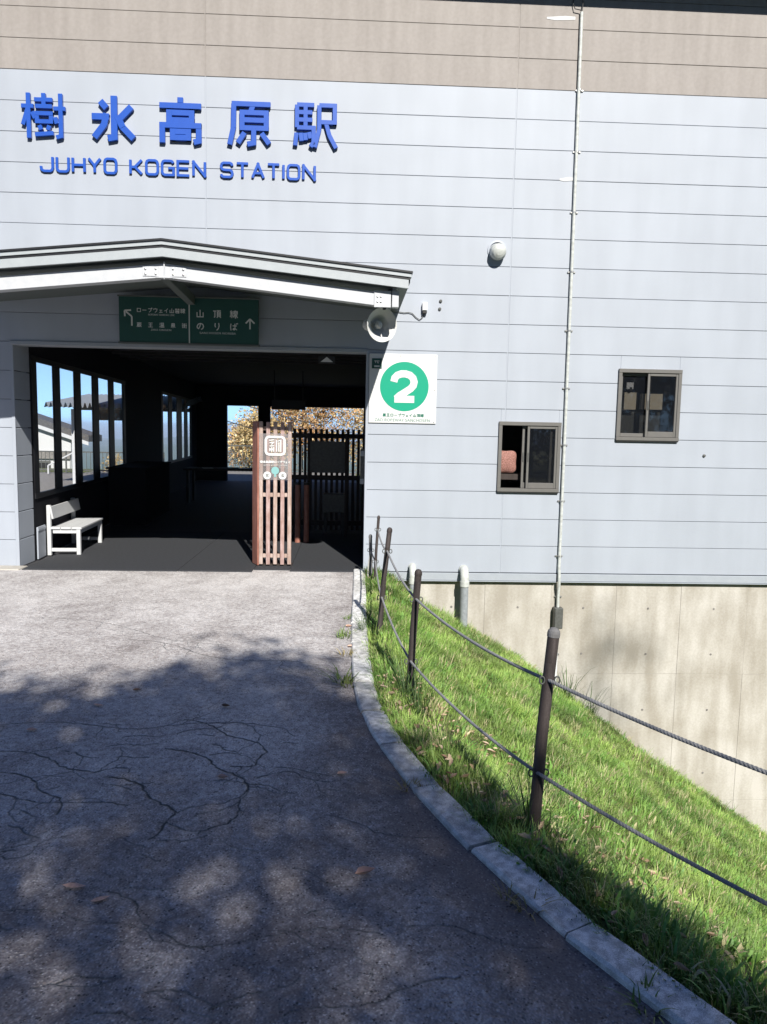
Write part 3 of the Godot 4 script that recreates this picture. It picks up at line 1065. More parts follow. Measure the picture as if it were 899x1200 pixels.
func signs():
	# white board with the number
	var t := thing("number_sign", "white square board with a green disc and a big white 2", "sign", Vector3(0.55, 2.008, 0.003))
	var st := S()
	box(st, Vector3(0, 0, 0.008), Vector3(0.736, 0.744, 0.012), 0.003)
	put("board", st, M.sign_white, t)
	st = S()
	disc(st, Vector3(0.015, 0.024, 0.0142), 0.265, 0.002, 72)
	put("disc", st, M.sign_green, t)
	st = S()
	draw_strokes(st, parse("2,32 6,17 18,6 36,0 56,0 76,5 90,16 96,31 92,46 80,58 56,72 30,86 14,99|6,100 98,100"), Vector3(-0.105, 0.160, 0.0165), Vector3.RIGHT, Vector3.UP, 0.235, 0.272, 0.076, 0.002)
	put("number", st, M.sign_white, t)
	text_line("lettering", "蔵王ロープウェイ山頂線", Vector3(-0.215, -0.303, 0.0142), 0.036, 0.0412, 0.0068, 0.0015, M.print_green, t)
	print_line("lettering", "ZAO ROPEWAY SANCHOSEN", Vector3(0.0, -0.338, 0.0152), 0.60, 0.030, M.print_green, t)
	for q in [[-0.03, 0.352], [0.345, 0.352], [0.347, -0.01], [0.345, -0.352]]:
		st = S()
		lathe(st, Vector3(q[0], q[1], 0.014), Vector3(0, 0, 1), [Vector2(0.008, 0), Vector2(0.007, 0.003), Vector2(0, 0.004)], 10)
		put("screw", st, M.steel, t)
	# small green sign beside the jamb
	t = thing("small_green_sign", "small dark green plate with white print at the door jamb", "sign", Vector3(0.262, 2.273, 0.0175))
	st = S()
	box(st, Vector3(0, 0, 0.004), Vector3(0.108, 0.108, 0.007), 0.002)
	put("plate", st, M.sign_teal, t)
	st = S()
	draw_strokes(st, parse("10,20 90,20|30,20 30,60|62,20 62,60 80,60"), Vector3(-0.035, 0.036, 0.008), Vector3.RIGHT, Vector3.UP, 0.07, 0.05, 0.007, 0.0015)
	span(st, -0.028, 0.03, -0.038, -0.022, 0.0076, 0.0095, 0.0)
	put("pictogram", st, M.print_white, t)

	# green direction sign under the canopy
	t = thing("direction_sign", "long dark green direction sign with arrows hanging under the canopy", "sign", Vector3(-2.448, 2.43, 0.09))
	st = S()
	span(st, 0.0, 0.722, 0.0, 0.465, 0.0, 0.03, 0.003)
	span(st, 0.734, 1.45, 0.0, 0.465, 0.0, 0.03, 0.003)
	put("panel", st, M.sign_teal, t)
	st = S()
	span(st, 0.7225, 0.7335, -0.004, 0.469, -0.002, 0.034, 0.002)
	put("divider", st, M.print_white, t)
	st = S()
	span(st, -0.012, 1.462, -0.020, -0.0005, -0.005, 0.036, 0.002)
	span(st, -0.012, 1.462, 0.4655, 0.480, -0.005, 0.036, 0.002)
	put("frame", st, M.soffit, t)
	for x in [0.2, 1.25]:
		st = S()
		bar(st, Vector3(x, 0.24, -0.09), Vector3(x, 0.24, 0.0), 0.05, 0.05)
		put("bracket", st, M.soffit, t)
	var k := 1.45 / 818.0
	var P := func(zx: float, zy: float) -> Vector3: return Vector3((zx - 47) * k, 0.465 - (zy - 42) * k * 0.93, 0.0305)
	var ln := func(pts: Array, w: float):
		var s := S()
		for q in pts:
			for i in q.size() - 1:
				var a: Vector3 = P.call(q[i][0], q[i][1])
				var b: Vector3 = P.call(q[i + 1][0], q[i + 1][1])
				bar(s, a, b, w, 0.002 + 0.0004 * i, Vector3(0, 0, 1), 0.0)
		put("arrow", s, M.print_white, t)
	ln.call([[[122, 224], [122, 166], [88, 136]], [[82, 166], [80, 130], [118, 127]]], 0.016)
	ln.call([[[815, 228], [815, 166]], [[790, 192], [815, 164], [842, 192]]], 0.016)
	text_line("lettering", "ロープウェイ山麓線", P.call(150, 140), 0.050, 0.0567, 0.006, 0.0015, M.print_white, t)
	print_line("lettering", "ROPEWAY SANROKU LINE", P.call(295, 152), 0.27, 0.018, M.print_white, t)
	text_line("lettering", "蔵王温泉街", P.call(150, 232), 0.052, 0.117, 0.006, 0.0015, M.print_white, t)
	print_line("lettering", "ZAO ONSEN", P.call(292, 246), 0.21, 0.018, M.print_white, t)
	text_line("lettering", "山頂線", P.call(498, 163), 0.084, 0.176, 0.0095, 0.0015, M.print_white, t)
	text_line("lettering", "のりば", P.call(498, 242), 0.084, 0.176, 0.0095, 0.0015, M.print_white, t)
	print_line("lettering", "SANCHOSEN NORIBA", P.call(625, 258), 0.38, 0.020, M.print_white, t)

	# emergency sign on the lintel, inside
	t = thing("emergency_sign", "small dark sign with a white triangle under the door header", "sign", Vector3(-0.29, 2.335, -0.35))
	st = S()
	box(st, Vector3(0, 0, 0), Vector3(0.19, 0.085, 0.03), 0.003)
	box(st, Vector3(0, 0.08, 0), Vector3(0.02, 0.075, 0.02), 0.002)
	put("housing", st, M.black, t)
	st = S()
	plate(st, Vector3(0, 0, 0.0155), Vector3.RIGHT, Vector3.UP, PackedVector2Array([Vector2(-0.07, -0.028), Vector2(0.07, -0.028), Vector2(0, 0.028)]), 0.002)
	put("triangle", st, M.sign_white, t)
	t = thing("hanging_sign", "dark board hanging from the ceiling inside, before the trees", "sign", Vector3(-1.35, 2.06, -8.0))
	st = S()
	box(st, Vector3(0, 0, 0), Vector3(0.72, 0.20, 0.03), 0.003)
	put("board", st, M.black, t)
	for x in [-0.3, 0.3]:
		st = S()
		span(st, x - 0.01, x + 0.01, 0.10, 0.72, -0.01, 0.01, 0.002)
		put("hanger", st, M.black, t)

	# slatted wooden sign stand
	t = thing("slat_sign", "wooden slat sign stand with a white logo panel at the entrance", "sign stand", Vector3(-0.843, -0.002, -0.15))
	for i in 5:
		st = S()
		var x := -0.159 + i * 0.0795
		span(st, x - 0.0215, x + 0.0215, 0.03 - 0.004 * (i % 2), 1.632 - (0.006 if i % 2 else 0.0), -0.024, 0.0, 0.004)
		put("slat", st, M.wood_pale if i % 2 == 0 else M.wood_pink, t)
	for y in [1.555, 0.815, 0.125]:
		st = S()
		span(st, -0.178, 0.178, y - 0.022, y + 0.022, -0.052, -0.0245, 0.003)
		put("rail", st, M.wood_pale, t)
	st = S()
	bar(st, Vector3(-0.186, 0.825, -0.012), Vector3(-0.262, 0.825, -0.165), 0.026, 1.615)
	put("side_board", st, M.wood_red, t)
	st = S()
	span(st, -0.17, 0.19, 0.0, 0.026, -0.16, -0.03, 0.004)
	put("base", st, M.wood_dark, t)
	st = S()
	span(st, -0.178, 0.178, 0.985, 1.50, 0.001, 0.006, 0.001)
	put("logo_panel", st, M.acrylic, t)
	var logo := part("logo", t)
	st = S()
	draw_strokes(st, parse("16,0 84,0 95,5 100,16 100,84 95,95 84,100 16,100 5,95 0,84 0,16 5,5 16,0"), Vector3(-0.104, 1.462, 0.0065), Vector3.RIGHT, Vector3.UP, 0.206, 0.194, 0.026, 0.003)
	put("border", st, M.sign_white, logo)
	st = S()
	draw_strokes(st, parse("18,20 44,16|20,34 42,30 30,44|20,52 44,50|22,62 22,82|32,58 32,84|42,58 42,84|22,72 42,70|58,18 58,84|64,24 80,18 80,84|70,30 70,84"), Vector3(-0.104, 1.462, 0.0065), Vector3.RIGHT, Vector3.UP, 0.206, 0.194, 0.012, 0.003)
	put("emblem", st, M.sign_white, logo)
	text_line("lettering", "樹氷高原駅ロープウェイ", Vector3(-0.165, 1.172, 0.0065), 0.027, 0.0305, 0.0058, 0.002, M.sign_white, t)
	print_line("lettering", "JUHYO KOGEN STATION", Vector3(0.0, 1.148, 0.0075), 0.26, 0.014, M.sign_white, t)
	st = S()
	disc(st, Vector3(0, 1.09, 0.0065), 0.043, 0.003)
	draw_strokes(st, parse("50,0 50,100"), Vector3(-0.02, 1.05, 0.0065), Vector3.RIGHT, Vector3.UP, 0.04, 0.03, 0.022, 0.002)
	put("pin", st, M.pin_teal, t)
	for x in [-0.088, 0.082]:
		st = S()
		disc(st, Vector3(x, 1.035, 0.0065), 0.043, 0.003)
		var ic := put("icon", st, M.sign_white, t)
		st = S()
		draw_strokes(st, parse("20,40 80,30|30,60 76,62|46,20 40,80|60,46 70,82"), Vector3(x - 0.03, 1.065, 0.0097), Vector3.RIGHT, Vector3.UP, 0.06, 0.06, 0.006, 0.001)
		put("picture", st, M.box_grey, ic)

# ------------------------------------------------------------------ small things on the facade
func fittings():
	var st := S()
	# horn loudspeaker
	var t := thing("loudspeaker", "white horn loudspeaker hanging below the right end of the canopy beam", "loudspeaker", Vector3(0.266, 2.530, 1.13))
	var ax := Vector3(0.50, -0.12, 1.0).normalized()
	lathe(st, Vector3.ZERO, ax, [Vector2(0.035, -0.22), Vector2(0.045, -0.17), Vector2(0.065, -0.11), Vector2(0.098, -0.055), Vector2(0.135, -0.015), Vector2(0.153, 0.0), Vector2(0.158, 0.004), Vector2(0.156, 0.009), Vector2(0.150, 0.006), Vector2(0.130, -0.010), Vector2(0.094, -0.048), Vector2(0.060, -0.10), Vector2(0.0, -0.13)], 40)
	put("bell", st, M.horn, t)
	st = S()
	lathe(st, Vector3.ZERO, ax, [Vector2(0.0, -0.03), Vector2(0.024, -0.034), Vector2(0.036, -0.055), Vector2(0.038, -0.13)], 24)
	put("reflex_cone", st, M.horn, t)
	st = S()
	lathe(st, Vector3.ZERO, ax, [Vector2(0, -0.31), Vector2(0.045, -0.305), Vector2(0.056, -0.28), Vector2(0.056, -0.215), Vector2(0.03, -0.21)], 24)
	put("driver", st, M.horn, t)
	st = S()
	bar(st, Vector3(0.02, 0.10, -0.16), Vector3(0.03, 0.20, 0.12), 0.03, 0.006)
	bar(st, Vector3(-0.03, -0.02, -0.19), Vector3(0.02, 0.10, -0.16), 0.03, 0.006)
	bar(st, Vector3(0.015, 0.115, 0.16), Vector3(0.015, 0.165, 0.16), 0.03, 0.05, Vector3(0, 0, 1))
	put("bracket", st, M.black, t)

	# dome vent hood
	t = thing("vent_hood", "round pale vent hood on the siding right of the canopy", "vent", Vector3(1.532, 3.497, 0.0))
	st = S()
	lathe(st, Vector3.ZERO, Vector3(0, 0, 1), [Vector2(0.105, 0.0), Vector2(0.105, 0.008), Vector2(0.085, 0.012)], 32)
	put("flange", st, M.siding, t)
	st = S()
	lathe(st, Vector3(0, -0.012, 0), Vector3(0.0, -0.24, 1), [Vector2(0.084, 0.0), Vector2(0.086, 0.075), Vector2(0.080, 0.105), Vector2(0.062, 0.130), Vector2(0.035, 0.144), Vector2(0, 0.148)], 32)
	put("hood", st, M.pvc_pale, t)

	# alarm box with its cable, screws, plug
	t = thing("alarm_box", "tiny white box with a dark lower half and a loose cable", "alarm box", Vector3(0.765, 2.872, 0.0))
	st = S()
	box(st, Vector3(0, 0.012, 0.028), Vector3(0.052, 0.085, 0.055), 0.005)
	put("housing", st, M.white_plastic, t)
	st = S()
	box(st, Vector3(0, -0.047, 0.026), Vector3(0.046, 0.031, 0.045), 0.004)
	put("lens", st, M.black, t)
	st = S()
	var pts := []
	for q in [[-0.005, -0.06], [-0.02, -0.10], [-0.05, -0.125], [-0.09, -0.10], [-0.13, -0.06], [-0.17, -0.05], [-0.22, -0.055], [-0.29, -0.045], [-0.40, -0.05]]:
		pts.append(Vector3(q[0], q[1], 0.012))
	tube(st, pts, [0.0045], 6)
	put("cable", st, M.box_grey, t)
	for q in [[0.938, 2.951, "upper of two small dark screw anchors right of the alarm box"], [0.930, 2.868, "lower of two small dark screw anchors right of the alarm box"], [3.937, 1.342, "small dark plug in the siding below the upper window"]]:
		st = S()
		lathe(st, Vector3(q[0], q[1], 0.001), Vector3(0, 0, 1), [Vector2(0.017, 0), Vector2(0.016, 0.012), Vector2(0.008, 0.016), Vector2(0, 0.016)], 14)
		tag(put("wall_anchor", st, M.box_grey), q[2], "anchor", "plugs in the siding")

	# conduit with clamps and junction box
	t = thing("conduit", "thin pale conduit running down the siding to a grey box", "conduit", Vector3(2.345, 0, 0))
	st = S()
	tube(st, [Vector3(-0.016, 5.92, 0.022), Vector3(-0.006, 4.4, 0.022), Vector3(0.0, 3.0, 0.022), Vector3(0.004, 1.0, 0.022), Vector3(0.004, 0.06, 0.024), Vector3(0.005, -0.02, 0.042), Vector3(0.008, -0.14, 0.042), Vector3(0.012, -0.24, 0.012), Vector3(0.014, -0.42, 0.008)], [0.017], 12)
	put("pipe", st, M.pvc_pale, t)
	st = S()
	tube(st, [Vector3(0.016, -0.60, 0.008), Vector3(0.02, -1.45, 0.008)], [0.019], 12)
	put("pipe", st, M.white_plastic, t)
	st = S()
	box(st, Vector3(0.014, -0.515, 0.02), Vector3(0.10, 0.24, 0.09), 0.006)
	box(st, Vector3(0.014, -0.515, 0.069), Vector3(0.088, 0.228, 0.008), 0.003)
	put("junction_box", st, M.box_grey, t)
	for i in 10:
		var y := 5.15 - i * 0.62
		if y > -0.05:
			st = S()
			box(st, Vector3(0.0, y, 0.008), Vector3(0.085, 0.018, 0.012), 0.003)
			tube(st, [Vector3(0.0, y - 0.009, 0.022), Vector3(0.0, y + 0.009, 0.022)], [0.0195], 12)
			put("clamp", st, M.steel, t)
	for y in [-0.28, -0.95]:
		st = S()
		box(st, Vector3(0.02, y, -0.018), Vector3(0.085, 0.018, 0.012), 0.003)
		put("clamp", st, M.steel, t)
	st = S()
	tube(st, [Vector3(-0.016, 5.91, 0.022), Vector3(-0.03, 5.935, 0.03), Vector3(-0.09, 5.945, 0.03), Vector3(-0.11, 6.0, 0.02), Vector3(-0.11, 6.3, 0.02)], [0.005], 6)
	tube(st, [Vector3(-0.014, 5.92, 0.024), Vector3(-0.008, 6.0, 0.026), Vector3(-0.02, 6.3, 0.02)], [0.005], 6)
	put("wire", st, M.black, t)
	# pale sealant patches beside the conduit
	for q in [[2.12, 5.862, 0.30, "wide pale sealant smear near the top of the conduit"], [2.255, 4.253, 0.16, "short pale sealant smear half way up the conduit"]]:
		st = S()
		plate(st, Vector3(q[0], q[1], 0.0014), Vector3.RIGHT, Vector3.UP, PackedVector2Array([Vector2(-q[2] / 2, -0.012), Vector2(-q[2] / 5, -0.022), Vector2(q[2] / 2, -0.010), Vector2(q[2] / 2, 0.020), Vector2(q[2] / 7, 0.024), Vector2(-q[2] / 2, 0.006)]), 0.002)
		tag(put("sealant_patch", st, M.white_paint), q[3], "patch", "pale patches on the siding")

	# two drain pipes that come out of the wall and turn down
	for q in [[0.697, 0.045, 0.036, "narrower grey drain pipe elbow, half hidden behind the second rope post"], [1.273, 0.02, 0.044, "thicker grey drain pipe elbow rising clear of the grass"]]:
		t = thing("drain_pipe", q[3], "pipe", Vector3(q[0], q[1], 0.0), 0.0, "drain pipes at the foot of the wall")
		var r: float = q[2]
		st = S()
		tube(st, [Vector3(0, -0.14, 0.125), Vector3(0, -1.0, 0.125)], [r], 18)
		put("pipe", st, M.pvc, t)
		st = S()
		var bend := []
		for i in 8:
			var a := PI / 2 * i / 7.0
			bend.append(Vector3(0, -0.09 + 0.095 * cos(a), 0.03 + 0.095 * sin(a)))
		bend.push_front(Vector3(0, 0.005, -0.02))
		bend.append(Vector3(0, -0.15, 0.125))
		tube(st, bend, [r * 1.08], 18)
		put("elbow", st, M.pvc_pale, t)
		st = S()
		tube(st, [Vector3(0, -0.165, 0.125), Vector3(0, -0.105, 0.125)], [r * 1.2], 18)
		tube(st, [Vector3(0, 0.005, -0.02), Vector3(0, 0.005, 0.03)], [r * 1.2], 18)
		put("collar", st, M.pvc_pale, t)

# ------------------------------------------------------------------ things inside the entrance
func entrance_things():
	var b := wall_basis()
	var st := S()
	# bench against the window wall
	var t := thing("bench", "low white wooden bench with a plank back beside the entrance wall", "bench", wall_o + b * Vector3(0.03, 0, -0.36), WA)
	var seat := part("seat", t)
	for i in 3:
		st = S()
		span(st, 0.035 + i * 0.122, 0.035 + i * 0.122 + 0.116, 0.312, 0.338, -1.0, 0.0, 0.004)
		put("slat", st, M.white_paint, seat)
	st = S()
	span(st, 0.355, 0.378, 0.262, 0.311, -0.97, -0.05, 0.003)
	span(st, 0.06, 0.36, 0.262, 0.311, -0.045, -0.02, 0.003)
	put("apron", st, M.white_paint, t)
	for q in [[0.335, 0.31, -0.02], [0.335, 0.31, -0.98]]:
		st = S()
		span(st, q[0], q[0] + 0.046, 0.0, q[1], q[2] - 0.025, q[2] + 0.025, 0.004)
		put("leg", st, M.white_paint, t)
	for s in [-0.02, -0.98]:
		st = S()
		span(st, 0.0, 0.045, 0.0, 0.60, s - 0.025, s + 0.025, 0.004)
		put("leg", st, M.white_paint, t)
	st = S()
	span(st, 0.045, 0.335, 0.045, 0.085, -0.04, -0.005, 0.003)
	span(st, 0.045, 0.335, 0.045, 0.085, -0.995, -0.96, 0.003)
	put("stretcher", st, M.white_paint, t)
	st = S()
	bar(st, Vector3(0.070, 0.515, 0.05), Vector3(0.070, 0.515, -1.06), 0.024, 0.15, Vector3(-0.18, 1, 0), 0.004)
	put("backrest", st, M.white_paint, t)

	t = thing("sunlit_wall_panel", "pale grey panel added as the sunlit patch of wall between pillar and bench", "board", wall_o + b * Vector3(0.014, 0, -0.19), WA)  # added pale panel, stands in for sunlight on the dark wall
	st = S()
	box(st, Vector3(0.006, 0.19, 0), Vector3(0.018, 0.37, 0.26), 0.003)
	box(st, Vector3(0.018, 0.345, 0), Vector3(0.008, 0.03, 0.262), 0.002)
	put("sheet", st, M.siding, t)

	# rubber mats
	for q in [[-3.50, -1.86, 0.19, -2.9, "left dark grey rubber mat, the one under the bench"], [-1.855, -1.06, 0.185, -2.9, "middle dark grey rubber mat left of the slat sign"], [-1.055, -0.662, 0.06, -2.9, "narrow dark grey rubber mat under the slat sign"], [-0.657, 0.146, 0.125, -2.9, "ribbed dark grey rubber mat at the right jamb"]]:
		st = S()
		span(st, q[0], q[1], -0.01, 0.009 + rng.randf() * 0.003, q[3], q[2], 0.004)
		tag(put("door_mat", st, M.rubber), q[4], "mat", "rubber mats on the entrance floor")
	st = S()
	span(st, -4.4, -3.52, -0.02, 0.012, 0.0, 0.22, 0.006)
	tag(put("door_step", st, M.concrete), "pale concrete strip at the foot of the left pillar", "step")

	# slat gate and what stands behind it
	t = thing("slat_fence", "dark vertical slat fence across the right side of the entrance hall", "fence", Vector3(-0.36, 0, -3.0))
	for i in 15:
		st = S()
		var x := -0.56 + i * 0.079
		span(st, x - 0.021, x + 0.021, 0.05, 1.56, -0.015, 0.0, 0.003)
		put("slat", st, M.wood_dark, t)
	for y in [1.46, 0.84, 0.16]:
		st = S()
		span(st, -0.60, 0.60, y - 0.035, y + 0.035, 0.0005, 0.03, 0.003)
		put("rail", st, M.wood_dark, t)
	t = thing("notice_board", "dark notice board on two legs before the slat fence", "notice board", Vector3(-0.34, 0, -2.6))
	st = S()
	box(st, Vector3(0, 1.16, 0), Vector3(0.50, 0.45, 0.03), 0.004)
	put("panel", st, M.box_grey, t)
	for x in [-0.27, 0.27]:
		st = S()
		span(st, x - 0.02, x + 0.02, 0.0, 1.5, -0.02, 0.02, 0.003)
		put("leg", st, M.wood_dark, t)
	t = thing("pallet_box", "dim grey box on the floor behind the notice board legs", "box", Vector3(-0.25, 0, -2.85))
	st = S()
	span(st, -0.16, 0.18, 0.34, 0.62, -0.09, 0.09, 0.01)
	put("body", st, M.box_grey, t)
	st = S()
	span(st, -0.14, -0.10, 0.0, 0.34, -0.06, 0.06, 0.004)
	span(st, 0.12, 0.16, 0.0, 0.34, -0.06, 0.06, 0.004)
	put("leg", st, M.black, t)
	for q in [[-0.72, "left of two dark bollards with sunlit feet beside the slat sign"], [-0.60, "right of two dark bollards with sunlit feet beside the slat sign"]]:
		t = thing("bollard", q[1], "bollard", Vector3(q[0], 0, -1.98), 0.0, "bollards in the hall")
		st = S()
		tube(st, [Vector3(0, 0, 0), Vector3(0, 0.80, 0)], [0.036], 14)
		put("post", st, M.wood_red, t)
		st = S()
		tube(st, [Vector3(0, 0.80, 0), Vector3(0, 0.83, 0)], [0.042], 14)
		put("cap", st, M.black, t)
	t = thing("lock_box", "narrow metal lock box on the right inner jamb", "lock box", Vector3(0.128, 1.14, -0.31))
	st = S()
	box(st, Vector3(0, 0, 0), Vector3(0.05, 0.40, 0.07), 0.005)
	put("housing", st, M.box_grey, t)
	st = S()
	box(st, Vector3(-0.002, 0.15, 0.037), Vector3(0.045, 0.06, 0.006), 0.002)
	box(st, Vector3(-0.002, -0.165, 0.037), Vector3(0.045, 0.06, 0.006), 0.002)
	put("plate", st, M.steel, t)
	t = thing("counter", "dark counter under the far panes of the nearer strip window", "counter", wall_o + b * Vector3(0.33, 0, -4.3), WA)
	st = S()
	box(st, Vector3(0, 0.44, 0), Vector3(0.56, 0.88, 2.2), 0.008)
	put("body", st, M.hall_dark, t)
	st = S()
	box(st, Vector3(0, 0.895, 0), Vector3(0.62, 0.028, 2.26), 0.006)
	put("top", st, M.hall_dark, t)
	t = thing("table", "dark low table deep inside the hall with white papers on it", "table", Vector3(-2.4, 0, -7.5))
	st = S()
	box(st, Vector3(0, 0.70, 0), Vector3(2.0, 0.04, 0.7), 0.006)
	put("top", st, M.wood_dark, t)
	for sx in [-0.92, 0.92]:
		for sz in [-0.28, 0.28]:
			st = S()
			span(st, sx - 0.025, sx + 0.025, 0.0, 0.68, sz - 0.025, sz + 0.025, 0.003)
			put("leg", st, M.black, t)
	for q in [[-2.95, "left white paper on the dark table in the hall"], [-2.2, "right white paper on the dark table in the hall"]]:
		st = S()
		box(st, Vector3(q[0], 0.7225, -7.38), Vector3(0.21, 0.003, 0.297), 0.0, Basis(Vector3.UP, 0.3))
		tag(put("paper", st, M.white_plastic), q[1], "paper", "papers on the table")


# ------------------------------------------------------------------ rope fence on the bank
func rope_fence():
	# foot, top, radius, heights of the two rings, label
	var posts := [
		[Vector3(0.228, 0.0, 0.42), Vector3(0.214, 0.440, 0.42), 0.018, [0.30], "post_grey", "short grey post next to the door jamb, end of the rope fence"],
		[Vector3(0.250, 0.0, 0.655), Vector3(0.288, 0.668, 0.655), 0.0145, [0.55, 0.22], "post_brown", "slim brown rope post right in front of the siding by the jamb"],
		[Vector3(0.222, 0.0, 2.593), Vector3(0.300, 0.795, 2.593), 0.020, [0.64, 0.28], "post_brown", "leaning brown rope post, third from the door jamb"],
		[Vector3(0.362, -0.03, 3.886), Vector3(0.408, 0.713, 3.886), 0.0215, [0.56, 0.18], "post_brown", "dark brown rope post in the middle, before the drain pipes"],
		[Vector3(0.735, 0.0, 5.47), Vector3(0.797, 0.778, 5.452), 0.0235, [0.60, 0.228], "post_brown", "thickest and nearest brown rope post with a domed grey cap"],
		[Vector3(1.62, 0.0, 6.93), Vector3(1.66, 0.78, 6.93), 0.0235, [0.64, 0.26], "post_brown", "brown rope post just outside the right edge"],
	]
	var up := []
	var low := []
	for i in posts.size():
		var p: Array = posts[i]
		var t := thing("rope_post", p[5], "post", p[0], 0.0, "posts of the rope fence")
		var top: Vector3 = p[1] - p[0]
		var r: float = p[2]
		var st := S()
		tube(st, [Vector3(0, -0.35, 0) - top * 0.1, top * 0.5, top], [r * 1.04, r, r * 0.98], 18)
		put("shaft", st, M[p[4]], t)
		st = S()
		var ax := top.normalized()
		lathe(st, top, ax, [Vector2(r * 1.06, -0.012), Vector2(r * 1.08, 0.002), Vector2(r * 0.98, 0.012), Vector2(r * 0.62, 0.022), Vector2(0, 0.026)], 18)
		put("cap", st, M.post_grey if i in [0, 4] else M.post_brown, t)
		for k in p[3].size():
			var h: float = p[3][k] / 1.0 - p[0].y
			var c := top * (h / top.y)
			# eye ring on the left and a hook on the right
			for sd in [-1.0, 1.0]:
				st = S()
				var ring := []
				for q in 17:
					var a := TAU * q / 16.0
					ring.append(c + Vector3(sd * (r + 0.006) + 0.010 * cos(a), 0.015 * sin(a) - 0.002, 0.016))
				tube(st, ring, [0.0034], 6)
				put("ring", st, M.box_grey, t)
			var at: Vector3 = p[0] + c + Vector3(0, 0, r + 0.008)
			if k == 0 and i > 0:
				up.append(at)
			else:
				low.append(at)
	for q in [[up, "upper grey twisted rope of the fence", 0.045], [low, "lower grey twisted rope of the fence", 0.045]]:
		var line := []
		var a: Array = q[0]
		for i in a.size() - 1:
			var l: float = a[i].distance_to(a[i + 1])
			var n := int(l / 0.0035)
			for k in n:
				var s := float(k) / n
				line.append(a[i].lerp(a[i + 1], s) - Vector3(0, q[2] * minf(l, 1.6) * 4.0 * s * (1.0 - s) * 0.55, 0))
		line.append(a[-1])
		var st := S()
		tube(st, line, [0.0068], 12, true, 0.24, 150.0)
		tag(put("rope", st, M.rope), q[1], "rope", "ropes of the fence")
	# the loose tail at the jamb
	var st := S()
	tube(st, [Vector3(0.222, 0.30, 0.44), Vector3(0.20, 0.18, 0.45), Vector3(0.19, 0.06, 0.48), Vector3(0.20, 0.0, 0.55)], [0.006], 8)
	tag(put("rope_tail", st, M.rope_pale), "thin loose rope end hanging from the short grey post", "rope")

# ------------------------------------------------------------------ grass and leaves
func blade_tuft(seed_: int, n: int, spread: float, h0: float, h1: float, w: float, lean: float) -> ArrayMesh:
	var r := RandomNumberGenerator.new()
	r.seed = seed_
	var st := S()
	for i in n:
		var a := r.randf() * TAU
		var o := Vector3(cos(a), 0, sin(a)) * spread * sqrt(r.randf())
		var dir := Vector3(cos(a + r.randf_range(-1, 1)), 0, sin(a + r.randf_range(-1, 1)))
		var h := r.randf_range(h0, h1)
		var l := lean * r.randf_range(0.3, 1.3) * h
		var side := dir.cross(Vector3.UP).normalized() * w * r.randf_range(0.6, 1.2) * 0.5
		var p := [o, o + Vector3(0, h * 0.5, 0) + dir * l * 0.25, o + Vector3(0, h * 0.85, 0) + dir * l * 0.62, o + Vector3(0, h * 0.96, 0) + dir * l]
		var ws := [1.0, 0.85, 0.5]
		var nrm := (dir * -0.5 + Vector3.UP * 0.8)
		var c := 0.8 + 0.35 * r.randf()
		st.set_color(Color(c, c, c * 0.9))
		for k in 2:
			quad(st, p[k] - side * ws[k], p[k] + side * ws[k], p[k + 1] + side * ws[k + 1], p[k + 1] - side * ws[k + 1], nrm)
		tri(st, p[2] - side * ws[2], p[2] + side * ws[2], p[3], nrm)
	return st.commit()

func spread(called: String, mesh: Mesh, m: Material, where: Array, tint: Array, parent: Node) -> MultiMeshInstance3D:
	var mm := MultiMesh.new()
	mm.transform_format = MultiMesh.TRANSFORM_3D
	mm.use_colors = true
	mm.mesh = mesh
	mm.instance_count = where.size()
	for i in where.size():
		mm.set_instance_transform(i, where[i])
		mm.set_instance_color(i, tint[i])
	var o := MultiMeshInstance3D.new()
	o.name = called
	o.multimesh = mm
	o.material_override = m
	parent.add_child(o, true)
	o.set_meta("kind", "stuff")
	return o

func curled_leaf(curl: float, lng: float, wide: float) -> ArrayMesh:
	var st := S()
	for i in 4:
		for s in [-1.0, 1.0]:
			var f := func(k: int, e: float) -> Vector3:
				var t := k / 4.0
				var wd := wide * 0.5 * sin(PI * pow(t, 0.8)) * e
				return Vector3(s * wd * cos(curl * 0.9), absf(wd) * sin(curl * 0.9) + curl * lng * 0.5 * (t - 0.5) * (t - 0.5) + 0.004, (t - 0.5) * lng)
			quad(st, f.call(i, 0.0), f.call(i, 1.0), f.call(i + 1, 1.0), f.call(i + 1, 0.0), Vector3.UP)
	return st.commit()

func shade_at(x: float, z: float) -> float:
	return 0.0

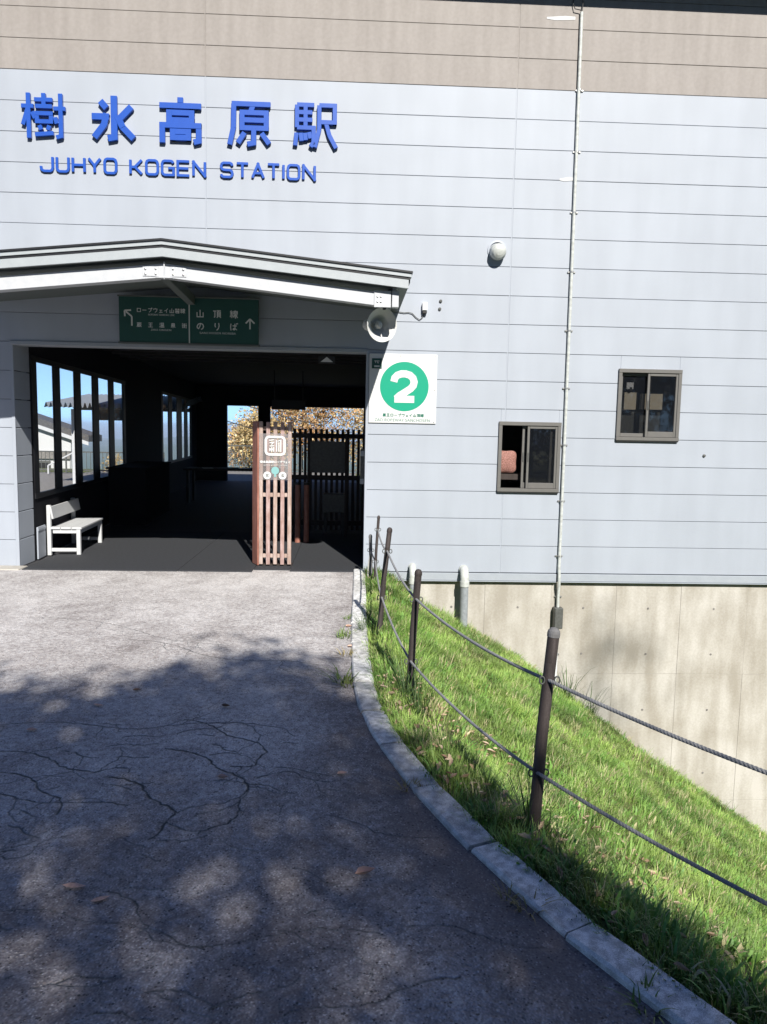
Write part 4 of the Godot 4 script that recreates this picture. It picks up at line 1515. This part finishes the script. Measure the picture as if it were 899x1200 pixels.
func grass():
	var g := Node3D.new()
	g.name = numbered("grass")
	add_child(g)
	tag(g, "short green grass covering the bank between kerb and concrete wall", "", "", "stuff")
	var kinds := []
	for k in 3:
		kinds.append(blade_tuft(400 + k, 20, 0.06, 0.022, 0.062, 0.0036, 0.9))
	kinds.append(blade_tuft(410, 18, 0.05, 0.05, 0.11, 0.0035, 0.9))       # longer
	kinds.append(blade_tuft(411, 9, 0.05, 0.02, 0.055, 0.014, 1.1))       # broad weeds
	var where := [[], [], [], [], []]
	var tint := [[], [], [], [], []]
	var hue := noise(421, 1.1, 3)
	var patch := noise(422, 0.8, 2)
	var fine := noise(423, 4.0, 2)
	var r := RandomNumberGenerator.new()
	r.seed = 99
	var n := 0
	while n < 21000:
		var z := r.randf_range(0.02, 7.4)
		var d := pow(r.randf(), 1.25) * 5.4
		var x := kerb_x(z) + KERB_W + r.randf_range(-0.03, 0.02) + d
		n += 1
		if x > 5.7 or (z > 1.0 and x > 2.4 + (7.4 - z) * 0.62):
			continue
		var bare := patch.get_noise_2d(x, z) + 0.35 * fine.get_noise_2d(x, z)
		var fore := smoothstep(4.9, 5.9, z)
		if bare > 0.28 - 0.20 * fore and r.randf() < 0.75:
			continue
		var k := r.randi() % 3
		if r.randf() < 0.05 + 0.08 * maxf(0.0, fine.get_noise_2d(x + 20, z)):
			k = 3
		elif r.randf() < 0.10 + 0.25 * fore:
			k = 4
		var sc := r.randf_range(0.75, 1.35) * (1.0 - 0.25 * smoothstep(0.1, 0.0, d))
		var y := ground_y(x, z) - 0.006
		var up := Vector3(0.25, 1, 0).normalized() if d > 0.3 else Vector3.UP
		var b := Basis(Quaternion(Vector3.UP, up)) * Basis(Vector3.UP, r.randf() * TAU)
		where[k].append(Transform3D(b.scaled(Vector3.ONE * sc), Vector3(x, y, z)))
		var h := clampf(0.5 + 1.2 * hue.get_noise_2d(x, z) + r.randf_range(-0.25, 0.25), 0, 1)
		var c := Color(0.12, 0.24, 0.042).lerp(Color(0.335, 0.48, 0.12), h) * clampf(0.82 + 0.75 * patch.get_noise_2d(x * 2.2 + 40.0, z * 2.2), 0.45, 1.15)
		if k == 4:
			c = Color(0.09, 0.22, 0.045).lerp(Color(0.17, 0.33, 0.06), r.randf())
		if r.randf() < 0.11:
			c = Color(0.44, 0.40, 0.24)
		tint[k].append(c)
	for k in 5:
		spread("blades", kinds[k], M.blade, where[k], tint[k], g)

	# long tufts one can tell apart
	var long := blade_tuft(431, 46, 0.07, 0.16, 0.34, 0.006, 1.1)
	var spots := [[0.34, 4.02, 1.0, "long grass tuft at the foot of the middle rope post"], [0.40, 4.22, 0.8, "long drooping grass tuft by the kerb in shade"], [0.735, 5.45, 0.8, "dark grass tuft round the foot of the nearest post"], [2.45, 0.25, 1.25, "tall dark sedge clump against the concrete by the conduit"], [2.72, 0.2, 1.1, "second dark sedge clump against the concrete wall"], [0.10, 2.62, 0.45, "grass tuft lapping over the kerb by the leaning post"]]
	for s in spots:
		var t := thing("grass_tuft", s[3], "grass tuft", Vector3(s[0], ground_y(s[0], s[1]) - 0.01 if s[0] > 0.16 else 0.03, s[1]), rng.randf() * TAU, "long grass tufts")
		var tn := []
		for k in 1:
			tn.append(Color(0.06, 0.115, 0.03))
		spread("blades", long, M.blade, [Transform3D(Basis().scaled(Vector3.ONE * s[2]), Vector3.ZERO)], tn, t)
	# weeds in the joint between asphalt and kerb
	var weed := blade_tuft(441, 26, 0.05, 0.03, 0.09, 0.008, 1.4)
	for s in [[-0.03, 3.75, 1.2, "green weed tuft in the asphalt joint where the shade begins"], [-0.02, 3.2, 0.8, "yellowish weed tuft in the joint beside the leaning post"], [-0.035, 2.75, 1.0, "weed tuft in the joint opposite the third post"], [-0.01, 2.2, 0.6, "small weed tuft in the joint half way to the door"], [0.27, 5.16, 0.7, "dry straw tuft at the kerb joint in the shade"], [0.60, 6.0, 0.7, "dry weed at the kerb near the bottom edge"], [0.83, 6.42, 0.8, "leafy weed at the kerb by the bottom edge"]]:
		var t := thing("weed", s[3], "weed", Vector3(s[0], 0.0, s[1]), rng.randf() * TAU, "weeds along the kerb")
		var dry: bool = "dry" in s[3] or "yellow" in s[3]
		spread("blades", weed, M.blade, [Transform3D(Basis().scaled(Vector3(1, 0.8, 1) * s[2]), Vector3.ZERO), Transform3D(Basis(Vector3.UP, 2).scaled(Vector3(1, 0.7, 1) * s[2] * 0.8), Vector3(0.0, 0, 0.08))], [Color(0.30, 0.24, 0.11) if dry else Color(0.12, 0.19, 0.04), Color(0.24, 0.2, 0.09) if dry else Color(0.16, 0.20, 0.05)], t)

	# fallen leaves: those on the asphalt are things, the litter in the grass is not
	var shapes := [curled_leaf(0.6, 0.085, 0.042), curled_leaf(1.0, 0.08, 0.045), curled_leaf(0.4, 0.10, 0.03)]
	var on_road := [[-0.02, 5.02, "tan fallen leaf on shaded asphalt nearest the kerb bend"], [0.07, 5.80, "large pale tan fallen leaf in the shaded foreground asphalt"], [-1.38, 4.18, "fallen leaf at the left end of the shade edge"], [-1.24, 3.93, "fallen leaf on the rim of the tree shade at left"], [-0.55, 5.06, "small pale leaf on the big curved crack"], [-0.91, 5.86, "brown leaf in the light patch at lower left"], [-1.60, 4.53, "small leaf in the shade near the left edge"], [-0.68, 4.19, "small leaf above the first curved crack"], [-0.80, 5.93, "pale leaf on the crack below the light patch"], [0.02, 3.0, "reddish leaf in the joint by the kerb"], [0.0, 2.45, "reddish brown leaf by the kerb further up"]]
	for i in on_road.size():
		var q: Array = on_road[i]
		var o := put("fallen_leaf", shapes[i % 3], M.dead_leaf if i % 4 != 3 else M.dead_leaf_dark)
		o.position = Vector3(q[0], 0.002, q[1])
		o.rotation.y = PI / 2 + rng.randf_range(-0.5, 0.5)
		o.scale = Vector3(1.3, 1.2, 1.0) * (1.0 if i == 1 else rng.randf_range(0.6, 0.9))
		tag(o, q[2], "leaf", "fallen leaves on the asphalt")
	var lw := []
	var lt := []
	n = 0
	while n < 800:
		n += 1
		var z := r.randf_range(3.6, 7.2)
		var x := kerb_x(z) + KERB_W + 0.03 + pow(r.randf(), 1.4) * (1.0 + 0.3 * z - 1.0)
		if patch.get_noise_2d(x, z) < 0.0 and r.randf() < 0.6:
			continue
		var b := Basis.from_euler(Vector3(r.randf_range(-0.5, 0.5), r.randf() * TAU, r.randf_range(-0.5, 0.5)))
		lw.append(Transform3D(b.scaled(Vector3.ONE * r.randf_range(0.28, 0.75)), Vector3(x, ground_y(x, z) + r.randf_range(0.012, 0.045), z)))
		lt.append(Color(0.26, 0.15, 0.09).lerp(Color(0.52, 0.42, 0.3), r.randf()))
	var lv := spread(numbered("leaf_litter"), shapes[1], M.leaf, lw, lt, self)
	tag(lv, "brown fallen leaves scattered through the grass of the bank", "", "", "stuff")

# ------------------------------------------------------------------ trees
func leaf_clump(seed_: int, n: int, radius: float, size: float) -> ArrayMesh:
	var r := RandomNumberGenerator.new()
	r.seed = seed_
	var st := S()
	for i in n:
		var o := Vector3(r.randfn(), r.randfn(), r.randfn()) * radius * 0.5
		var b := Basis.from_euler(Vector3(r.randf_range(-1.1, 1.1), r.randf() * TAU, r.randf_range(-1.1, 1.1)))
		var l := size * r.randf_range(0.7, 1.2)
		var c := r.randf_range(0.7, 1.2)
		st.set_color(Color(c, c, c))
		var p := [o, o + b * Vector3(l * 0.32, 0.02 * l, l * 0.45), o + b * Vector3(0, 0.1 * l, l), o + b * Vector3(-l * 0.32, 0.02 * l, l * 0.45)]
		quad(st, p[0], p[1], p[2], p[3], b.y)
	return st.commit()

func limbs(st: SurfaceTool, base: Vector3, h: float, rad: float, reach: float, n: int, seed_: int, from := 0.35) -> Array:
	var r := RandomNumberGenerator.new()
	r.seed = seed_
	var tips := []
	var bend := Vector3(r.randf_range(-0.3, 0.3), 0, r.randf_range(-0.3, 0.3)) * 0.5
	var trunk := []
	var rads := []
	for i in 7:
		var t := i / 6.0
		trunk.append(base + Vector3(0, h * t, 0) + bend * t * t)
		rads.append(rad * (1.0 - 0.85 * t) + (rad * 0.5 if i == 0 else 0.0))
	tube(st, trunk, rads, 9)
	for i in n:
		var t := lerpf(from, 0.98, (i + 0.5) / n)
		var a := i * 2.4 + r.randf_range(-0.5, 0.5)
		var k := int(t * 6)
		var o: Vector3 = trunk[k].lerp(trunk[mini(k + 1, 6)], t * 6 - k)
		var l := reach * (1.15 - 0.7 * absf(t - 0.5) * 1.3) * r.randf_range(0.7, 1.1) * (1.0 - 0.5 * maxf(0.0, t - 0.7) / 0.3)
		var e := o + Vector3(cos(a) * l, l * r.randf_range(0.25, 0.75), sin(a) * l)
		var m := o.lerp(e, 0.5) + Vector3(0, l * 0.1, 0)
		var r0 := rad * (1.0 - 0.8 * t) * 0.55
		tube(st, [o, m, e], [r0, r0 * 0.6, r0 * 0.18], 6)
		tips.append([o, m, e, l])
	return tips

func tree(called: String, label: String, group: String, base: Vector3, h: float, reach: float, rad: float, clump: Mesh, count: int, colors: Array, seed_: int, n := 16, from := 0.35):
	var t := thing(called, label, "tree", base, 0.0, group)
	var st := S()
	var tips := limbs(st, Vector3(0, -0.3, 0), h, rad, reach, n, seed_, from)
	put("trunk", st, M.bark, t)
	var r := RandomNumberGenerator.new()
	r.seed = seed_ + 7
	var w := []
	var c := []
	for i in count:
		var q: Array = tips[r.randi() % tips.size()]
		var s := pow(r.randf(), 0.6)
		var o: Vector3 = q[1].lerp(q[2], s) if r.randf() < 0.8 else q[0].lerp(q[1], s)
		o += Vector3(r.randfn(), r.randfn() * 0.7, r.randfn()) * q[3] * 0.22
		w.append(Transform3D(Basis.from_euler(Vector3(r.randf() * TAU, r.randf() * TAU, r.randf() * TAU)).scaled(Vector3.ONE * r.randf_range(0.7, 1.3)), o))
		c.append(colors[r.randi() % colors.size()] * r.randf_range(0.75, 1.2))
	spread("crown", clump, M.leaf, w, c, t)
	return t

# where the shade of the tree behind the viewer falls on the forecourt, 0 to 1
const RIM := [[-7.0, 3.9], [-2.0, 3.95], [-1.7, 3.85], [-1.35, 4.05], [-1.2, 3.8], [-1.0, 3.55], [-0.75, 3.4], [-0.52, 3.2], [-0.32, 3.42], [-0.1, 3.5], [0.02, 3.8], [0.12, 4.5], [0.3, 4.95], [0.57, 5.3], [0.8, 5.5], [1.1, 5.75], [1.5, 6.1], [2.5, 7.0], [5.0, 8.6]]
const GAPS := [[-0.94, 5.74, 0.36, 0.42, 1.0], [-1.0, 6.30, 0.36, 0.32, 0.97], [-0.17, 5.66, 0.29, 0.33, 1.0], [-0.04, 6.38, 0.45, 0.28, 0.98], [-1.3, 4.6, 0.14, 0.14, 0.55], [-0.28, 4.08, 0.20, 0.15, 0.9], [-0.02, 4.25, 0.14, 0.12, 0.7], [-1.75, 4.2, 0.25, 0.16, 0.85], [0.5, 6.14, 0.22, 0.25, 0.45], [0.35, 5.5, 0.1, 0.2, 0.4], [1.25, 6.2, 0.3, 0.15, 0.5], [0.65, 5.3, 0.15, 0.1, 0.5], [0.2, 4.5, 0.1, 0.2, 0.5], [-2.4, 5.2, 0.3, 0.3, 0.5]]
func shade_wanted(x: float, z: float, nz: FastNoiseLite) -> float:
	var e := 9.0
	for i in RIM.size() - 1:
		if x >= RIM[i][0] and x <= RIM[i + 1][0]:
			e = lerpf(RIM[i][1], RIM[i + 1][1], (x - RIM[i][0]) / (RIM[i + 1][0] - RIM[i][0]))
	var p := smoothstep(e - 0.12, e + 0.40, z + 0.18 * nz.get_noise_2d(x * 2.0, z * 2.0))
	p *= 1.0 - 0.55 * smoothstep(0.1, 0.6, x - kerb_x(z))
	for g in GAPS:
		var q := Vector2((x - g[0]) / g[2], (z - g[1]) / g[3]).length_squared()
		p *= 1.0 - g[4] * exp(-q)
	return p

func shade_tree(clump: Mesh):
	var t := thing("shade_tree", "tall leafy tree behind the viewer whose shade covers the near asphalt", "tree", Vector3(1.6, 0, 17.5))
	var st := S()
	limbs(st, Vector3(0, -0.3, 0), 9.2, 0.24, 3.6, 18, 61, 0.55)
	put("trunk", st, M.bark, t)
	var r := RandomNumberGenerator.new()
	r.seed = 62
	var nz := noise(63, 0.9, 3)
	var w := []
	var c := []
	while w.size() < 27000:
		var gx := r.randf_range(-7.0, 5.0)
		var gz := r.randf_range(3.0, 11.0)
		if r.randf() > shade_wanted(gx, gz, nz):
			continue
		var h := 6.2 + 3.6 * r.randf()
		var o := Vector3(gx + SUN.x / SUN.y * h, h, gz + SUN.z / SUN.y * h) + Vector3(r.randfn(), r.randfn(), r.randfn()) * 0.13
		w.append(Transform3D(Basis.from_euler(Vector3(r.randf() * TAU, r.randf() * TAU, r.randf() * TAU)).scaled(Vector3.ONE * r.randf_range(0.7, 1.2)), o - t.position))
		c.append(Color(0.05, 0.085, 0.02).lerp(Color(0.12, 0.12, 0.03), r.randf()))
	spread("crown", clump, M.leaf, w, c, t)

func woods():
	var fine := leaf_clump(71, 5, 0.16, 0.15)
	shade_tree(fine)
	var big := leaf_clump(72, 14, 0.55, 0.34)
	var green := [Color(0.035, 0.06, 0.018), Color(0.05, 0.075, 0.02), Color(0.07, 0.08, 0.022)]
	var spots := []
	for k in 26:
		var a := lerpf(-1.25, 1.25, k / 25.0)
		var d := 20.0 + 6.5 * (k % 3) + rng.randf_range(-1, 1)
		spots.append([sin(a) * d * 1.1, 8.29 + cos(a) * d])
	for k in spots.size():
		var p: Array = spots[k]
		var h := minf(14.0, maxf(5.0, 0.74 * (p[1] - 4.2)))
		if p[0] < -12.0:
			h = rng.randf_range(8.0, 12.0)
		elif p[0] > 14.0:
			h = minf(12.0, maxf(4.5, 0.72 * p[1]))
		tree("forest_tree", "dark green tree in the wood behind the viewer, seen only in the window panes", "trees of the wood behind the viewer", Vector3(p[0], -0.1 if p[0] < 9 else -3.8, p[1]), h, h * 0.30, h * 0.02, big, 420, green, 500 + k, 14, 0.2)
	# a slim tree whose top shades the concrete base
	tree("slim_tree", "slim tree behind the viewer that dapples the concrete base", "", Vector3(9.5, -3.8, 26.0), 24.2, 1.3, 0.06, fine, 24, green, 560, 9, 0.94)

func autumn():
	var cl := leaf_clump(81, 14, 0.36, 0.10)
	var rust := [Color(0.50, 0.27, 0.10), Color(0.42, 0.21, 0.08), Color(0.58, 0.42, 0.22), Color(0.36, 0.27, 0.14)]
	var gold := [Color(0.54, 0.39, 0.17), Color(0.62, 0.50, 0.28), Color(0.40, 0.29, 0.13)]
	var labels := ["rust brown autumn tree seen left of the slat sign top", "golden autumn tree right behind the slat sign top", "rust brown autumn tree above the middle of the slat fence", "thin golden autumn tree above the right end of the slat fence", "short rust coloured tree behind the terrace railing", "low golden tree behind the terrace, left of the slat sign"]
	var at := [[-3.3, -25.5, 3.7, 1.2], [-2.3, -27.0, 5.4, 1.6], [-1.2, -25.0, 3.9, 1.4], [0.6, -26.0, 3.7, 1.3], [-4.9, -28.0, 2.6, 1.2], [-3.9, -24.0, 2.6, 1.1]]
	for i in at.size():
		var p: Array = at[i]
		tree("autumn_tree", labels[i], "autumn trees behind the station", Vector3(p[0], ground_y(p[0], p[1]), p[1]), p[2], p[3], 0.07, cl, 370, gold if i % 2 else rust, 600 + i, 16, 0.25)
	tree("terrace_bush", "small autumn bush behind the railing, seen through the strip window", "", Vector3(-8.1, -0.1, -18.2), 0.9, 0.5, 0.03, leaf_clump(82, 8, 0.14, 0.06), 90, gold, 640, 10, 0.1)

# ------------------------------------------------------------------ what the hall windows look out on
func railing(label: String, a: Vector3, b: Vector3, h: float, gap: float):
	var t := thing("railing", label, "railing", a, 0.0, "terrace railings")
	var d := b - a
	var l := d.length()
	for y in [h, 0.10]:
		var st := S()
		bar(st, Vector3(0, y, 0), d + Vector3(0, y, 0), 0.035, 0.04)
		put("rail", st, M.box_grey, t)
	var n := int(l / gap)
	for i in n + 1:
		var st := S()
		var p := d * (float(i) / n)
		var wd := 0.045 if i % 8 == 0 else 0.016
		span(st, p.x - wd / 2, p.x + wd / 2, 0.0, h + (0.03 if i % 8 == 0 else -0.02), p.z - wd / 2, p.z + wd / 2, 0.002)
		put("post" if i % 8 == 0 else "baluster", st, M.box_grey, t)

func outlook():
	var st := S()
	span(st, -14.0, -4.75, -0.20, -0.035, -17.4, -2.0, 0.02)
	span(st, -9.0, 3.0, -0.20, -0.040, -20.0, -14.32, 0.02)
	tag(put("terrace", st, M.rock_wall), "pale concrete terrace outside the hall windows", "", "", "structure")
	railing("dark railing at the terrace edge, seen through the strip window", Vector3(-11.5, -0.03, -17.0), Vector3(-6.2, -0.03, -17.0), 0.70, 0.13)
	railing("dark railing before the autumn trees behind the hall", Vector3(-5.8, -0.04, -19.5), Vector3(2.6, -0.04, -19.5), 0.95, 0.14)
	# chalet with a shallow gable
	var c := thing("chalet", "white gabled chalet with a dark roof edge, seen through the strip window", "building", Vector3(-13.35, -1.6, -30.0))
	st = S()
	plate(st, Vector3(0, 0, -1.5), Vector3.RIGHT, Vector3.UP, PackedVector2Array([Vector2(-0.6, 0), Vector2(-0.6, 2.55), Vector2(-6.0, 4.35), Vector2(-11.4, 2.55), Vector2(-11.4, 0)]), 1.5)
	put("wall", st, M.white_paint, c)
	var rf := part("roof", c)
	for sd in [0, 1]:
		st = S()
		var e := Vector3(0.35, 2.45, 0) if sd == 0 else Vector3(-12.35, 2.45, 0)
		plate(st, Vector3(0, 0, -1.8), Vector3.RIGHT, Vector3.UP, PackedVector2Array([Vector2(e.x, e.y - 0.12), Vector2(e.x, e.y + 0.20), Vector2(-6.0, 4.75), Vector2(-6.0, 4.43)]), 2.0)
		put("slope", st, M.roof_slate, rf)
		st = S()
		plate(st, Vector3(0, 0, 0.203), Vector3.RIGHT, Vector3.UP, PackedVector2Array([Vector2(e.x * 0.99, e.y - 0.30), Vector2(e.x, e.y - 0.123), Vector2(-6.0, 4.427), Vector2(-6.0, 4.25)]), 0.04)
		put("bargeboard", st, M.white_steel, rf)
	st = S()
	span(st, -11.4, -0.6, 1.45, 1.85, 0.003, 0.12, 0.01)
	put("stone_band", st, M.rock_wall, c)
	for x in [-9.6, -7.2, -4.8, -2.4]:
		st = S()
		span(st, x - 0.8, x + 0.8, 0.15, 1.35, 0.003, 0.06, 0.01)
		var w := put("window", st, M.box_grey, c)
		st = S()
		span(st, x - 0.7, x + 0.7, 0.25, 1.25, 0.0605, 0.07, 0.0)
		put("pane", st, M.black, w)
	# shelter with a folded plate roof
	var s := thing("shelter", "walkway shelter with a folded plate roof on a white post", "shelter", Vector3(-7.7, -0.035, -12.0))
	st = S()
	var x := 0.0
	while x < 3.3:
		var pr := [[0.0, 0.0], [0.04, 0.12], [0.06, 0.12], [0.10, 0.0], [0.12, 0.0]]
		for i in 4:
			var a := Vector3(x + pr[i][0], 2.02 + pr[i][1], 0.9)
			var b := Vector3(x + pr[i + 1][0], 2.02 + pr[i + 1][1], 0.9)
			var up := Vector3(0, 0.36, -3.2)
			quad(st, a, b, b + up, a + up, Vector3.UP)
			quad(st, a - Vector3(0, 0.008, 0), b - Vector3(0, 0.008, 0), b + up - Vector3(0, 0.008, 0), a + up - Vector3(0, 0.008, 0), Vector3.DOWN)
		x += 0.12
	put("roof_sheet", st, M.trim, s)
	for q in [0.4, 2.9]:
		st = S()
		span(st, q - 0.05, q + 0.05, 0.0, 2.0, -0.05, 0.05, 0.004)
		put("post", st, M.white_steel, s)
	st = S()
	span(st, 0.0, 3.2, 2.0, 2.10, -1.2, -1.1, 0.004)
	put("beam", st, M.soffit, s)
	st = S()
	span(st, 1.05, 2.6, 1.72, 2.0, 0.0, 0.03, 0.004)
	tag(put("dark_board", st, M.roof_dark, s), "dark board under the roof")
	# stairs with a slanting hand rail by the chalet
	var hr := thing("stair_rail", "pale slanting hand rail beside the chalet", "railing", Vector3(-8.9, 0.0, -16.2))
	st = S()
	bar(st, Vector3(-0.75, 0.25, 0), Vector3(0.25, 0.78, 0), 0.04, 0.04)
	bar(st, Vector3(-0.75, -0.02, 0), Vector3(-0.75, 0.25, 0), 0.04, 0.04, Vector3(1, 0, 0))
	bar(st, Vector3(0.25, -0.02, 0), Vector3(0.25, 0.78, 0), 0.04, 0.04, Vector3(1, 0, 0))
	put("rail", st, M.white_steel, hr)
	# ropeway cables over the valley behind
	for k in 6:
		st = S()
		var pts := []
		for i in 13:
			var u := i / 12.0
			pts.append(Vector3(lerpf(-8.0, -2.0 + k * 0.9, u), lerpf(3.0 + (k % 3) * 0.9, 1.2 + k * 0.5, u) - 0.9 * u * (1 - u), -21.0 - k * 0.25))
		tube(st, pts, [0.018], 5)
		tag(put("cable", st, M.black), ["uppermost dark cable in the rear opening", "second dark cable in the rear opening", "third dark cable in the rear opening", "fourth dark cable in the rear opening", "fifth dark cable in the rear opening", "lowest dark cable in the rear opening"][5 - k], "cable", "cables across the rear opening")

# ------------------------------------------------------------------
func _ready():
	rng.seed = 20240

	# camera, sky, sun, exposure
	var cam := Camera3D.new()
	cam.name = "camera"
	cam.transform = Transform3D(Basis(Vector3(0.998938, 0.019006, 0.041973), Vector3(-0.014388, 0.99408, -0.107695), Vector3(-0.043771, 0.106976, 0.993298)), Vector3(0, 1.55, 8.288))
	cam.fov = 68.353
	cam.near = 0.05
	cam.far = 12000.0
	add_child(cam)
	cam.current = true
	var sky := ProceduralSkyMaterial.new()
	sky.sky_top_color = Color(0.19, 0.27, 0.44)
	sky.sky_horizon_color = Color(0.64, 0.83, 1.0)
	sky.sky_curve = 0.10
	sky.sky_energy_multiplier = 1.05
	sky.ground_bottom_color = Color(0.12, 0.12, 0.11)
	sky.ground_horizon_color = Color(0.5, 0.58, 0.66)
	sky.ground_curve = 0.03
	sky.sun_angle_max = 8.0
	var env := Environment.new()
	env.background_mode = Environment.BG_SKY
	env.sky = Sky.new()
	env.sky.sky_material = sky
	env.tonemap_mode = Environment.TONE_MAPPER_LINEAR
	env.tonemap_exposure = 1.6
	env.fog_enabled = true
	env.fog_density = 0.00022
	env.fog_light_color = Color(0.78, 0.86, 0.97)
	env.sdfgi_enabled = true
	env.ssao_enabled = true
	env.ssil_enabled = true
	var we := WorldEnvironment.new()
	we.name = "world_environment"
	we.environment = env
	add_child(we)
	var sun := DirectionalLight3D.new()
	sun.name = "sun"
	sun.light_energy = 1.6
	sun.light_color = Color(1.0, 0.98, 0.945)
	sun.light_angular_distance = 0.5
	sun.shadow_enabled = true
	add_child(sun)
	sun.look_at_from_position(SUN * 20.0, Vector3.ZERO, Vector3.UP)

	materials()
	asphalt()
	terrain()
	station = thing("station_building", "ropeway station with pale siding, brown upper band and gabled canopy", "building")
	facade()
	concrete_base()
	canopy()
	interior()
	sliding_window(HOLES[1], true, "lower sliding window with its left half open")
	sliding_window(HOLES[2], false, "upper sliding window, both panes closed")
	lit_rooms()
	station_name()
	signs()
	fittings()
	entrance_things()
	rope_fence()
	grass()
	woods()
	autumn()
	outlook()
